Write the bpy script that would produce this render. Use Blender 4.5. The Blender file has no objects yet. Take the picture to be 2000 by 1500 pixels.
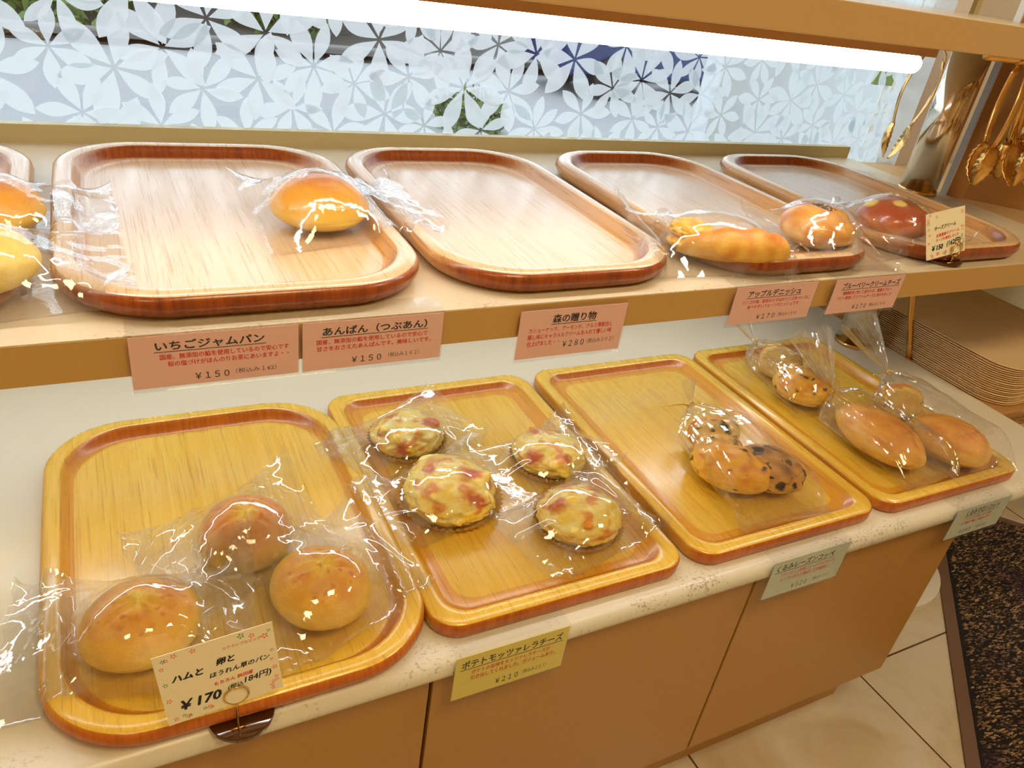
import bpy, bmesh, math, random
import numpy as np
from mathutils import Vector, Matrix, noise as mn
S = bpy.context.scene
COL = S.collection
# ------------------------------------------------------------ camera
cam = bpy.data.cameras.new('camera'); co = bpy.data.objects.new('camera', cam); COL.objects.link(co)
cam.lens = 36.0 * 1498 / 2000; cam.sensor_width = 36; cam.clip_start = .02; cam.clip_end = 200
R = ((0.8882364174, -0.4383265898, 0.1374986088), (-0.1178184295, -0.5066596305, -0.8540578649), (0.4440212657, 0.742405428, -0.5016764854))
m = Matrix(((R[0][0], -R[1][0], -R[2][0], 0), (R[0][1], -R[1][1], -R[2][1], 0), (R[0][2], -R[1][2], -R[2][2], 1.147), (0, 0, 0, 1)))
co.matrix_world = m
S.camera = co
# ------------------------------------------------------------ world, lights, exposure
S.view_settings.view_transform = 'Standard'; S.view_settings.look = 'None'
S.view_settings.exposure = 0.0; S.view_settings.gamma = 1.0; S.view_settings.use_curve_mapping = False
S.cycles.transparent_max_bounces = 40; S.cycles.max_bounces = 10; S.cycles.glossy_bounces = 6; S.cycles.diffuse_bounces = 4
S.cycles.caustics_reflective = False; S.cycles.caustics_refractive = False
S.cycles.sample_clamp_indirect = 6
w = bpy.data.worlds.new('sky'); S.world = w; w.use_nodes = True
bg = w.node_tree.nodes['Background']; bg.inputs[0].default_value = (.80, .90, 1.0, 1); bg.inputs[1].default_value = 3.0
def area(name, loc, rot, sx, sy, power, color, portal=False):
    l = bpy.data.lights.new(name, 'AREA'); l.shape = 'RECTANGLE'; l.size = sx; l.size_y = sy; l.energy = power; l.color = color
    if portal: l.cycles.is_portal = True
    o = bpy.data.objects.new(name, l); o.location = loc; o.rotation_euler = rot; COL.objects.link(o); return o
area('window_daylight', (0.1, 1.17, 1.5), (math.radians(90), 0, 0), 3.2, 1.5, 10, (1, 1, 1), True)
WARM = (1.0, .78, .36)
area('ceiling_lamp_light', (0.35, -.45, 2.33), (0, 0, 0), .5, .5, 10, WARM)
area('ceiling_lamp_light', (-.9, -.9, 2.33), (0, 0, 0), .4, .4, 6, WARM)
area('ceiling_lamp_light', (1.9, -.3, 2.33), (0, 0, 0), .4, .4, 9, (1.0, .84, .62))
area('ceiling_lamp_light', (2.35, .75, 2.33), (0, 0, 0), .5, .3, 12, (1.0, .95, .9))
TUBE = 18.0; TUBE2 = 19.0

# ------------------------------------------------------------ helpers
def tag(o, label=None, cat=None, group=None, kind=None):
    if label: o['label'] = label
    if cat: o['category'] = cat
    if group: o['group'] = group
    if kind: o['kind'] = kind
    return o
def link(name, me, mats=(), parent=None, smooth=False, loc=None):
    for mt in (mats if isinstance(mats, (list, tuple)) else [mats]): me.materials.append(mt)
    if smooth: me.polygons.foreach_set('use_smooth', [True] * len(me.polygons))
    o = bpy.data.objects.new(name, me); COL.objects.link(o)
    if parent: o.parent = parent
    if loc: o.location = loc
    return o
def empty(name, loc=(0, 0, 0), rz=0):
    o = bpy.data.objects.new(name, None); o.location = loc; o.rotation_euler = (0, 0, rz); o.empty_display_size = .02; COL.objects.link(o); return o
class MB:
    def __init__(s): s.v = []; s.f = []; s.mi = []
    def add(s, vs, fs, mi=0):
        k = len(s.v); s.v += [tuple(v) for v in vs]; s.f += [tuple(i + k for i in f) for f in fs]; s.mi += [mi] * len(fs)
    def box(s, a, b, mi=0):
        (x0, y0, z0), (x1, y1, z1) = a, b
        s.add([(x0, y0, z0), (x1, y0, z0), (x1, y1, z0), (x0, y1, z0), (x0, y0, z1), (x1, y0, z1), (x1, y1, z1), (x0, y1, z1)],
              [(0, 3, 2, 1), (4, 5, 6, 7), (0, 1, 5, 4), (1, 2, 6, 5), (2, 3, 7, 6), (3, 0, 4, 7)], mi)
    def loft(s, rings, mi=0, cap0=True, cap1=True, closed=True):
        n = len(rings[0]); k = len(s.v)
        for r in rings: s.v += [tuple(p) for p in r]
        for i in range(len(rings) - 1):
            for j in range(n if closed else n - 1):
                s.f.append((k + i * n + j, k + i * n + (j + 1) % n, k + (i + 1) * n + (j + 1) % n, k + (i + 1) * n + j)); s.mi.append(mi)
        if cap0: s.f.append(tuple(k + j for j in range(n))[::-1]); s.mi.append(mi)
        if cap1: s.f.append(tuple(k + (len(rings) - 1) * n + j for j in range(n))); s.mi.append(mi)
    def tube(s, pts, r, n=12, mi=0, caps=True):
        pts = [Vector(p) for p in pts]; rs = r if isinstance(r, (list, tuple)) else [r] * len(pts); rings = []; up = None
        for i, p in enumerate(pts):
            d = (pts[min(i + 1, len(pts) - 1)] - pts[max(i - 1, 0)]).normalized()
            if up is None: up = Vector((0, 0, 1)) if abs(d.z) < .9 else Vector((1, 0, 0))
            a = d.cross(up).normalized(); b = a.cross(d).normalized(); up = b
            rings.append([p + (a * math.cos(t) + b * math.sin(t)) * rs[i] for t in [2 * math.pi * k / n for k in range(n)]])
        s.loft(rings, mi, caps, caps)
    def mesh(s, name='m'):
        me = bpy.data.meshes.new(name); me.from_pydata(s.v, [], s.f); me.polygons.foreach_set('material_index', s.mi)
        me.validate(); me.update(); bm = bmesh.new(); bm.from_mesh(me); bmesh.ops.recalc_face_normals(bm, faces=bm.faces); bm.to_mesh(me); bm.free(); return me
    def build(s, name, mats, parent=None, smooth=False, loc=None): return link(name, s.mesh(name), mats, parent, smooth, loc)
def auto_smooth(o, ang=40):
    me = o.data; me.polygons.foreach_set('use_smooth', [True] * len(me.polygons))
    bm = bmesh.new(); bm.from_mesh(me)
    for e in bm.edges:
        if len(e.link_faces) == 2 and e.calc_face_angle(0) > math.radians(ang): e.smooth = False
    bm.to_mesh(me); bm.free(); return o
def bevel(o, wd=.002, seg=2):
    md = o.modifiers.new('b', 'BEVEL'); md.width = wd; md.segments = seg; md.limit_method = 'ANGLE'; return o

# ------------------------------------------------------------ materials
def srgb(r, g, b):
    f = lambda c: (c / 255) / 12.92 if c <= 10 else (((c / 255) + .055) / 1.055) ** 2.4
    return (f(r), f(g), f(b), 1)
def mat(name, col, rough=.5, metal=0, spec=.5, coat=0, coat_r=.1):
    mt = bpy.data.materials.new(name); mt.use_nodes = True; b = mt.node_tree.nodes['Principled BSDF']
    b.inputs['Base Color'].default_value = col; b.inputs['Roughness'].default_value = rough; b.inputs['Metallic'].default_value = metal
    b.inputs['Specular IOR Level'].default_value = spec; b.inputs['Coat Weight'].default_value = coat; b.inputs['Coat Roughness'].default_value = coat_r
    return mt
class NT:
    def __init__(s, mt): s.t = mt.node_tree; s.n = s.t.nodes; s.l = s.t.links; s.b = s.n.get('Principled BSDF')
    def new(s, ty, **kw):
        n = s.n.new(ty)
        for k, v in kw.items(): setattr(n, k, v)
        return n
    def set(s, sock, v):
        if isinstance(v, bpy.types.NodeSocket): s.l.new(v, sock)
        else: sock.default_value = v
    def coords(s, scale=(1, 1, 1), which='Object', rot=(0, 0, 0)):
        tc = s.new('ShaderNodeTexCoord'); mp = s.new('ShaderNodeMapping'); mp.inputs['Scale'].default_value = scale; mp.inputs['Rotation'].default_value = rot
        s.l.new(tc.outputs[which], mp.inputs[0]); return mp.outputs[0]
    def noise(s, vec, scale, detail=4, rough=.55, dist=0):
        n = s.new('ShaderNodeTexNoise'); s.l.new(vec, n.inputs['Vector']); n.inputs['Scale'].default_value = scale
        n.inputs['Detail'].default_value = detail; n.inputs['Roughness'].default_value = rough; n.inputs['Distortion'].default_value = dist; return n.outputs[0]
    def ramp(s, fac, stops):
        r = s.new('ShaderNodeValToRGB'); s.l.new(fac, r.inputs[0]); e = r.color_ramp.elements
        while len(e) < len(stops): e.new(.5)
        for i, (p, c) in enumerate(stops): e[i].position = p; e[i].color = c if len(c) == 4 else (*c, 1)
        return r.outputs[0]
    def mix(s, fac, a, b, mode='MIX'):
        m_ = s.new('ShaderNodeMix', data_type='RGBA', blend_type=mode); s.set(m_.inputs[0], fac); s.set(m_.inputs[6], a); s.set(m_.inputs[7], b); return m_.outputs[2]
    def math(s, op, a, b=0, c=0):
        m_ = s.new('ShaderNodeMath', operation=op); s.set(m_.inputs[0], a); s.set(m_.inputs[1], b); s.set(m_.inputs[2], c); return m_.outputs[0]
    def bump(s, h, st=.3, d=.01):
        b = s.new('ShaderNodeBump'); b.inputs['Strength'].default_value = st; b.inputs['Distance'].default_value = d; s.l.new(h, b.inputs['Height']); s.l.new(b.outputs[0], s.b.inputs['Normal'])
G = lambda v: (v, v, v, 1)
def wood(name, dark, mid, light, rough=.26, coat=.5, along=(90, 1.7, 70), end=None):
    mt = mat(name, mid, rough, coat=coat, coat_r=.16); t = NT(mt)
    inf = t.new('ShaderNodeObjectInfo')
    v = t.coords(along); add = t.new('ShaderNodeVectorMath', operation='ADD'); t.l.new(v, add.inputs[0])
    mul = t.new('ShaderNodeVectorMath', operation='SCALE'); cmb = t.new('ShaderNodeCombineXYZ'); t.l.new(inf.outputs['Random'], cmb.inputs[0]); t.l.new(inf.outputs['Random'], cmb.inputs[1])
    t.l.new(cmb.outputs[0], mul.inputs[0]); mul.inputs['Scale'].default_value = 50; t.l.new(mul.outputs[0], add.inputs[1])
    n1 = t.noise(add.outputs[0], 1.0, 5, .6, .4); n2 = t.noise(add.outputs[0], 5.0, 3, .6)
    c = t.ramp(n1, [(.25, mid), (.5, light), (.75, mid)])
    fine = t.ramp(n2, [(.36, G(1)), (.44, G(0))]); c = t.mix(t.math('MULTIPLY', fine, .45), c, dark)
    # glued staves: slightly different tone for each
    sep = t.new('ShaderNodeSeparateXYZ'); tc = t.new('ShaderNodeTexCoord'); t.l.new(tc.outputs['Object'], sep.inputs[0])
    st = t.math('FLOOR', t.math('ADD', t.math('MULTIPLY', sep.outputs[0], 17.0), t.math('MULTIPLY', inf.outputs['Random'], 7)))
    wn = t.new('ShaderNodeTexWhiteNoise', noise_dimensions='1D'); t.l.new(st, wn.inputs['W'])
    c = t.mix(t.math('MULTIPLY', wn.outputs[0], .30), c, mid)
    if end: # end grain plus the shade of the end faces, both put into the colour
        sn = t.new('ShaderNodeSeparateXYZ'); t.l.new(tc.outputs['Normal'], sn.inputs[0]); e_ = t.ramp(t.math('ABSOLUTE', sn.outputs[1]), [(.12, G(0)), (.6, G(1))])
        c = t.mix(e_, c, t.ramp(t.noise(t.coords((260, 60, 16)), 1.0, 2), [(.2, end[0]), (.8, end[1])]))
    t.l.new(c, t.b.inputs['Base Color'])
    t.l.new(t.ramp(n1, [(.3, G(rough - .05)), (.7, G(rough + .06))]), t.b.inputs['Roughness'])
    t.bump(n2, .12, .002); return mt
M = {}
M['wood'] = wood('tray_wood', srgb(164, 112, 14), srgb(222, 174, 42), srgb(236, 198, 80))
M['wood_rim'] = wood('tray_rim_wood', srgb(130, 70, 10), srgb(212, 146, 36), srgb(224, 166, 54), .32, .3, end=(srgb(172, 82, 16), srgb(206, 116, 28)))
M['woodu'] = wood('sheen_tray_wood', srgb(160, 118, 72), srgb(222, 188, 142), srgb(232, 204, 164), .22, .6)  # upper trays: the window's sheen is put into a paler wood colour
M['woodu_rim'] = wood('shaded_tray_rim_wood', srgb(110, 60, 20), srgb(206, 150, 88), srgb(216, 168, 108), .3, .4, end=(srgb(116, 44, 8), srgb(170, 84, 20)))  # rim tone with the shade of ends and outer sides painted in
def laminate(name, col, speck_y=None, rough=.3, spots=(.62, .68), z_edge=None):
    mt = mat(name, col, rough); t = NT(mt); v = t.coords()
    n = t.noise(v, 9, 3); c = t.mix(t.math('MULTIPLY', n, .25), col, [x * .9 for x in col[:3]] + [1])
    if speck_y is not None:
        y0, y1 = speck_y; sep = t.new('ShaderNodeSeparateXYZ'); t.l.new(v, sep.inputs[0])
        mk = t.new('ShaderNodeMapRange'); t.l.new(sep.outputs[1], mk.inputs[0]); mk.inputs[1].default_value = y1; mk.inputs[2].default_value = y0
        s1 = t.noise(t.coords((1, 1.8, 1)), 190, 5, .7); s2 = t.noise(v, 16, 3)
        f = t.math('ADD', t.math('MULTIPLY', s1, .62), t.math('MULTIPLY', s2, .38))
        f = t.math('MULTIPLY', t.ramp(f, [(spots[0] - .06, G(0)), (spots[1] - .06, G(1))]), mk.outputs[0])
        c = t.mix(t.math('MULTIPLY', f, .7), c, srgb(104, 78, 40))
    t.l.new(c, t.b.inputs['Base Color']); t.bump(t.noise(v, 260, 2), .12, .001); return mt
M['counter'] = laminate('counter_laminate', srgb(226, 220, 200), (.438, .50))
M['shelf'] = laminate('shelf_laminate', srgb(222, 208, 176), (.580, .625), .3, (.64, .70))
M['shelf_plain'] = laminate('shelf_plain', srgb(206, 172, 118), None, .4)
M['door'] = laminate('door_laminate', srgb(180, 136, 70), None, .38)
M['white'] = mat('white_trim', srgb(232, 230, 224), .4)
M['dark'] = mat('dark_gap', (.012, .01, .008, 1), .7)
M['trim'] = laminate('sill_trim', srgb(196, 178, 118), None, .4)
M['wall'] = laminate('wall_paint', srgb(208, 202, 176), None, .7)
M['wall_warm'] = laminate('wall_paint_warm', srgb(196, 160, 105), None, .7)
M['brown'] = laminate('brown_panel', srgb(186, 138, 82), None, .45)
M['gold'] = mat('gold_metal', (.83, .50, .16, 1), .2, 1)
M['tie'] = mat('gold_foil_tie', (.95, .66, .12, 1), .25, 1)
M['chrome'] = mat('chrome', (.80, .72, .58, 1), .1, 1)
M['paper_pink'] = mat('pink_paper', srgb(255, 206, 200), .55)
M['paper_yellow'] = mat('yellow_paper', srgb(238, 226, 112), .55)
M['paper_blue'] = mat('pale_grey_green_paper', srgb(206, 220, 210), .55)
M['paper_cream'] = mat('cream_card', srgb(246, 238, 206), .6)
M['ink'] = mat('black_ink', (.012, .012, .02, 1), .6)
M['red'] = mat('red_ink', srgb(226, 38, 42), .6)
M['green'] = mat('green_ink', srgb(96, 150, 104), .6)
M['coral'] = mat('coral_ink', srgb(235, 110, 95), .6)
M['base'] = mat('brown_glass_base', (.06, .018, .004, 1), .08, 0, .6, 1, .03)
M['plastic_tray'] = mat('beige_plastic_tray', srgb(232, 200, 150), .38)
M['tube'] = mat('lamp_tube', (1, 1, 1, 1), .4)
def emis(name, col, st):
    mt = bpy.data.materials.new(name); mt.use_nodes = True; n = mt.node_tree.nodes; n.clear(); e = n.new('ShaderNodeEmission'); e.inputs[0].default_value = col; e.inputs[1].default_value = st
    o = n.new('ShaderNodeOutputMaterial'); mt.node_tree.links.new(e.outputs[0], o.inputs[0]); return mt
M['tube_on'] = emis('lit_tube', (.93, .96, 1, 1), TUBE)
M['tube_on2'] = emis('lit_tube_under_shelf', (.78, .89, 1, 1), TUBE2)
M['lamp_on'] = emis('lit_ceiling_lamp', (1, .8, .5, 1), 6)
def film(name, haze=.06, gloss=1.0, rough=.05, tint=(.985, .985, .985, 1), bump=True, hz=(.55, .75)):
    mt = bpy.data.materials.new(name); mt.use_nodes = True; t = NT(mt); t.n.clear()
    out = t.new('ShaderNodeOutputMaterial'); tr = t.new('ShaderNodeBsdfTransparent'); tr.inputs[0].default_value = tint
    gl = t.new('ShaderNodeBsdfGlossy'); gl.inputs['Roughness'].default_value = rough; gl.inputs[0].default_value = (1, 1, 1, 1)
    df = t.new('ShaderNodeBsdfDiffuse'); df.inputs[0].default_value = (.9, .92, .95, 1)
    tl = t.new('ShaderNodeBsdfTranslucent'); tl.inputs[0].default_value = (.9, .92, .95, 1)
    h = t.new('ShaderNodeMixShader'); h.inputs[0].default_value = .4; t.l.new(df.outputs[0], h.inputs[1]); t.l.new(tl.outputs[0], h.inputs[2])
    a = t.new('ShaderNodeMixShader'); b = t.new('ShaderNodeMixShader')
    v = t.coords(); nz = t.noise(v, 30, 3)
    t.l.new(t.math('MULTIPLY', t.ramp(nz, [(hz[0], G(.15)), (hz[1], G(1))]), haze), a.inputs[0])
    t.l.new(tr.outputs[0], a.inputs[1]); t.l.new(h.outputs[0], a.inputs[2])
    ge = t.new('ShaderNodeNewGeometry'); dp = t.new('ShaderNodeVectorMath', operation='DOT_PRODUCT'); t.l.new(ge.outputs['Normal'], dp.inputs[0]); t.l.new(ge.outputs['Incoming'], dp.inputs[1])
    k5 = t.math('POWER', t.math('SUBTRACT', 1.0, t.math('ABSOLUTE', dp.outputs['Value'])), 4.0)
    f2 = t.math('MULTIPLY', t.math('ADD', t.math('MULTIPLY', k5, .7), .06), gloss)
    t.l.new(f2, b.inputs[0]); t.l.new(a.outputs[0], b.inputs[1]); t.l.new(gl.outputs[0], b.inputs[2])
    if bump:
        bp = t.new('ShaderNodeBump'); bp.inputs['Strength'].default_value = .07; bp.inputs['Distance'].default_value = .004
        vo = t.new('ShaderNodeTexVoronoi', feature='DISTANCE_TO_EDGE'); t.l.new(t.coords((1, 1, 1)), vo.inputs['Vector']); vo.inputs['Scale'].default_value = 24
        nn = t.noise(v, 70, 2); t.l.new(t.math('ADD', nn, t.math('MULTIPLY', t.math('MINIMUM', vo.outputs[0], .12), 3)), bp.inputs['Height'])
        t.l.new(bp.outputs[0], gl.inputs['Normal'])
    t.l.new(b.outputs[0], out.inputs[0]); return mt
M['film'] = film('cellophane', .22, 1.4, .05)
M['film_tied'] = film('crisp_cellophane', .16, 1.4, .05)
M['acrylic'] = film('clear_acrylic', .02, .35, .03, (.97, .97, .97, 1), False)
M['glass'] = film('window_glass', .0, .6, .01, (.96, .98, .98, 1), False)
def leaf_film():
    mt = bpy.data.materials.new('leaf_film'); mt.use_nodes = True; t = NT(mt); t.n.clear(); out = t.new('ShaderNodeOutputMaterial')
    tr = t.new('ShaderNodeBsdfTransparent'); df = t.new('ShaderNodeBsdfDiffuse'); df.inputs[0].default_value = (.80, .84, .86, 1); tl = t.new('ShaderNodeBsdfTranslucent'); tl.inputs[0].default_value = (.86, .90, .92, 1)
    h = t.new('ShaderNodeMixShader'); h.inputs[0].default_value = .65; t.l.new(df.outputs[0], h.inputs[1]); t.l.new(tl.outputs[0], h.inputs[2])
    a = t.new('ShaderNodeMixShader'); a.inputs[0].default_value = .70; t.l.new(tr.outputs[0], a.inputs[1]); t.l.new(h.outputs[0], a.inputs[2]); t.l.new(a.outputs[0], out.inputs[0]); return mt
M['leaf'] = leaf_film()
def crust(name, rough=.42, coat=.0, bs=60, bst=.5, amp=.10):
    mt = mat(name, (1, 1, 1, 1), rough, coat=coat, coat_r=.12); t = NT(mt)
    at = t.new('ShaderNodeAttribute', attribute_name='Col'); v = t.coords(); n = t.noise(v, 55, 6, .65); n2 = t.noise(v, 320, 3, .6)
    c = t.mix(t.math('MULTIPLY', t.ramp(n, [(.35, G(1)), (.65, G(0))]), amp), at.outputs[0], (.55, .20, .03, 1), 'MULTIPLY')
    t.l.new(c, t.b.inputs['Base Color']); t.b.inputs['Subsurface Weight'].default_value = 0
    t.bump(t.math('ADD', n, t.math('MULTIPLY', n2, .35)), bst, .0025); return mt
M['crust'] = crust('bread_crust'); M['shiny_crust'] = crust('glazed_crust', .22, .6, amp=.05); M['crumb'] = crust('bread_crumb', .8, 0, bst=.9, amp=.05)
M['topping'] = crust('cheese_topping', .35, .2, bst=.7, amp=.04)
M['cup'] = mat('paper_cup', srgb(228, 190, 110), .6)

# ------------------------------------------------------------ levels
ZC = .527; ZS = .8432
TRAYS = []   # (cx, cy, w, l, r, z, kind, rot) for draping
# ------------------------------------------------------------ room shell
def struct(name, mb, mt, **k): return tag(mb.build(name, mt, **k), kind='structure')
def tile_mat():
    mt = mat('floor_tiles', srgb(216, 206, 186), .22, coat=.3); t = NT(mt); v = t.coords()
    sep = t.new('ShaderNodeSeparateXYZ'); t.l.new(v, sep.inputs[0])
    def line(o, off):
        f = t.math('FRACT', t.math('DIVIDE', t.math('ADD', o, 43.7 - off), .437)); a = t.math('ABSOLUTE', t.math('SUBTRACT', f, .5)); return t.math('GREATER_THAN', a, .5 - .0045)
    g = t.math('MAXIMUM', line(sep.outputs[0], .331), line(sep.outputs[1], .104))
    n = t.noise(v, 5, 6, .6, .6); n2 = t.noise(v, 22, 4)
    c = t.ramp(n, [(.3, srgb(196, 176, 142)), (.6, srgb(226, 218, 202))]); c = t.mix(t.math('MULTIPLY', n2, .35), c, srgb(205, 186, 150))
    c = t.mix(g, c, srgb(96, 70, 44)); t.l.new(c, t.b.inputs['Base Color']); t.bump(t.math('MULTIPLY', g, -1), .4, .002); return mt
f = MB(); f.box((-1.8, -2.2, -.1), (3.6, 1.2, 0)); struct('floor', f, tile_mat())
f = MB(); f.box((-1.8, -2.2, 2.4), (3.6, 1.3, 2.5)); struct('ceiling', f, M['wall_warm'])
f = MB(); f.box((-1.9, -2.2, 0), (-1.8, 1.3, 2.4)); struct('wall_left', f, M['wall_warm'])
f = MB(); f.box((-1.9, -2.3, 0), (3.6, -2.2, 2.4)); struct('wall_rear', f, M['wall_warm'])
f = MB(); f.box((3.5, -2.2, 0), (3.6, 1.3, 2.4)); struct('wall_right', f, M['wall'])
f = MB(); f.box((-1.8, 1.135, 0), (3.5, 1.2, .79)); f.box((1.545, 1.135, .79), (3.5, 1.2, 2.4)); f.box((-1.8, 1.135, 2.2), (1.545, 1.2, 2.4)); struct('wall_back', f, M['wall'])
# window with leaf patterned film
gl = MB(); gl.box((-1.8, 1.150, .79), (1.545, 1.154, 2.2)); win = struct('window_1', gl, M['glass'])
lf = MB(); rnd = random.Random(7); pts = []
for k in range(9000):
    x = rnd.uniform(-.75, 1.53); z = rnd.uniform(.80, 1.30)
    if all((x - a) ** 2 + (z - b) ** 2 > .058 ** 2 for a, b in pts): pts.append((x, z))
for i, (x, z) in enumerate(pts):
    R0 = rnd.choice([.050, .058, .064, .072]); a0 = rnd.uniform(0, 6.28); n = rnd.choice([6, 6, 7])
    yy = 1.1485 - .00022 * (i % 7)
    for p in range(n):
        a = a0 + 2 * math.pi * p / n + rnd.uniform(-.08, .08); L = R0 * rnd.uniform(.85, 1.08); W = L * rnd.uniform(.165, .205); bend = rnd.uniform(-.12, .12)
        side = []; K = 9
        for q in range(K + 1):
            t_ = q / K; u = .05 * L + t_ * L * .95; wv = W * math.sin(math.pi * t_ ** 1.25) ** .85 if 0 < t_ < 1 else 0
            side.append((u, wv, bend * L * t_ * t_))
        outl = [(u, c + wv) for u, wv, c in side] + [(u, c - wv) for u, wv, c in side[1:-1]][::-1]
        lf.add([(x + u * math.cos(a) - v_ * math.sin(a), yy, z + u * math.sin(a) + v_ * math.cos(a)) for u, v_ in outl], [tuple(range(len(outl)))])
lfo = lf.build('leaf_pattern_film', M['leaf'], win); lfo['label'] = 'frosted white leaf pattern film'
fr = MB(); fr.box((1.515, 1.10, .79), (1.56, 1.17, 2.2)); struct('trim_1', fr, M['white'])
fr = MB(); fr.box((1.60, 1.118, .5), (1.615, 1.135, 2.3)); struct('trim_2', fr, M['trim'])
sl = MB(); sl.box((-.9, 1.119, ZS), (1.385, 1.133, .866)); struct('trim_3', sl, M['trim'])
# ------------------------------------------------------------ outside
def asphalt():
    mt = mat('road', (.27, .27, .28, 1), .8); t = NT(mt); v = t.coords(); t.l.new(t.ramp(t.noise(v, 90, 4, .7), [(.35, (.20, .20, .205, 1)), (.65, (.26, .26, .268, 1))]), t.b.inputs['Base Color']); return mt
f = MB(); f.box((-20, 1.25, -.2), (30, 7.6, -.1)); tag(f.build('road', asphalt()), kind='structure')
f = MB(); f.box((-20, 7.6, -.2), (30, 30, -.04)); tag(f.build('planting_ground', mat('soil', (.03, .025, .018, 1), .9)), kind='structure')
f = MB(); f.box((-20, 7.6, -.1), (30, 7.75, 0.02)); bevel(tag(f.build('kerb_stone', mat('kerb', (.13, .12, .11, 1), .8)), 'pale kerb stone running along the far side of the road', 'kerb'), .02)
leafm = mat('bush_leaf', (.09, .13, .02, 1), .6)
def bush(x, y, r, h, label, seed, z0=-.04):
    rr = random.Random(seed); mb = MB()
    for k in range(500):
        a = rr.uniform(0, 6.28); q = rr.random() ** .5 * r; z = z0 + rr.random() * h * (1 - .5 * (q / r)); c = Vector((x + q * math.cos(a), y + q * math.sin(a), z))
        d = Vector((rr.gauss(0, 1), rr.gauss(0, 1), rr.gauss(.6, 1))).normalized(); e = d.cross(Vector((rr.gauss(0, 1), rr.gauss(0, 1), .3))).normalized(); s_ = r * .16
        mb.add([c, c + d * s_ + e * s_ * .35, c + d * 2 * s_, c + d * s_ - e * s_ * .35], [(0, 1, 2, 3)])
    tag(mb.build('bush', leafm), label, 'bush', 'bushes beyond the window')
bush(-.2, 8.6, .6, .7, 'green bush across the road at the left end of the window', 1)
bush(1.9, 9.0, .6, .7, 'green bush across the road behind the middle of the leafy window film', 2)
bush(2.4, 5.2, .25, .3, 'weeds growing low outside the window above the middle trays', 3, -.1)
bush(6.9, 6.0, .35, .35, 'weeds outside the right half of the window, beside the dark blue car', 4, -.1)
f = MB(); f.box((-3, 10.2, -.04), (4.2, 10.3, 1.6))
tag(f.build('dark_fence', mat('dark_fence', (.008, .01, .014, 1), .7)), 'long dark fence across the road behind the bushes', 'fence')
car = empty('car', (5.2, 6.9, -.1)); tag(car, 'dark blue car parked across the road, glimpsed through the leaf film', 'car')
prof = [(-1.3, .2), (-1.3, .55), (-.85, .62), (-.5, .95), (.55, .95), (.95, .62), (1.3, .55), (1.3, .2)]
f = MB(); f.loft([[(x, -.45, z) for x, z in prof], [(x, .45, z) for x, z in prof]]); o = f.build('car_body', mat('navy_paint', (.016, .028, .10, 1), .3), car); bevel(o, .05, 3)
for sx in (-.8, .8):
    for sy in (-.42, .42):
        f = MB(); f.tube([(sx, sy - .06, .2), (sx, sy + .06, .2)], .2, 20); f.build('wheel', M['dark'], car)
f = MB(); f.box((2.3, 2.6, -.1), (5.0, 2.7, 1.8)); tag(f.build('glare_panel', mat('glare_white', (.55, .57, .6, 1), .8)), kind='structure')  # added white panel, stands in for glare at the window's right end
sg = empty('green_sign', (1.78, 1.4, .93)); tag(sg, 'small square green sign just outside the right end of the window', 'sign')
f = MB(); f.box((-.052, -.004, .02), (.052, .004, .075)); f.build('sign_plate', mat('sign_green', (.20, .28, .05, 1), .5), sg)
f = MB(); f.box((-.008, -.002, -1.03), (.008, .002, .02)); f.build('sign_pole', M['white'], sg)

# ------------------------------------------------------------ display counter
cab = empty('display_counter', (.3, .8, 0)); tag(cab, 'low beige laminate counter with rounded worktop edge holding the lower row of trays', 'counter')
def P(o): # keep world coordinates for parts of a thing whose empty is displaced
    o.matrix_parent_inverse = Matrix.Translation(-o.parent.location); return o
f = MB(); ring = []
for k in range(9):
    a = math.pi / 2 + math.pi * k / 8; ring.append((.459 + .014 * math.cos(a), .513 + .014 * math.sin(a)))
prof = [(1.12, .527), (.459, .527)] + ring[1:-1] + [(.459, .499), (1.12, .499)]
f.loft([[(-.95, y, z) for y, z in prof], [(1.385, y, z) for y, z in prof], [(1.395, y + (.008 if y < .5 else 0), z) for y, z in prof]])
P(auto_smooth(f.build('countertop', M['counter'], cab)))
f = MB(); f.box((-.95, .476, .13), (1.108, 1.12, .499)); P(f.build('cabinet_body', M['door'], cab))
f = MB(); f.box((-.95, .515, 0), (1.118, 1.10, .13)); P(f.build('toe_kick', M['door'], cab))
for a, b in ((-.95, -.2), (-.196, .2365), (.2405, .6785), (.6825, 1.112)):
    f = MB(); f.box((a, .462, .137), (b, .476, .503)); P(bevel(f.build('cabinet_door', M['door'], cab), .0012))
for x in (-.198, .2385, .6805):
    f = MB(); f.box((x - .002, .474, .137), (x + .002, .4765, .50)); P(f.build('door_gap_shade', M['dark'], cab))  # dark strip set into each door gap as painted shade
# shelves
M['shelf_front_shade'] = laminate('shaded_shelf_front', srgb(200, 160, 92), None, .4)  # darker colour for the front face, carries the shade on it
f = MB(); f.box((-.95, .5835, .8075), (1.39, 1.119, ZS)); f.box((-.95, .583, .8078), (1.39, .5834, ZS - .001), 1); o = f.build('shelf', [M['shelf'], M['shelf_front_shade']]); bevel(o, .0015); tag(o, 'cream middle shelf with worn front edge carrying the upper row of trays', 'shelf')
f = MB(); f.box((-.95, .583, 1.104), (1.47, .603, 1.1365)); f.box((-.95, .603, 1.118), (1.47, 1.118, 1.1365)); o = f.build('shelf', M['shelf_plain']); bevel(o, .001); tag(o, 'empty brown top shelf above the long lit tube', 'shelf')
f = MB(); f.box((-.95, .584, 1.137), (1.47, 1.118, 1.1395)); o = f.build('shelf_cover', M['acrylic']); tag(o, 'thin clear sheet lying on the brown top shelf', 'sheet')
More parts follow.
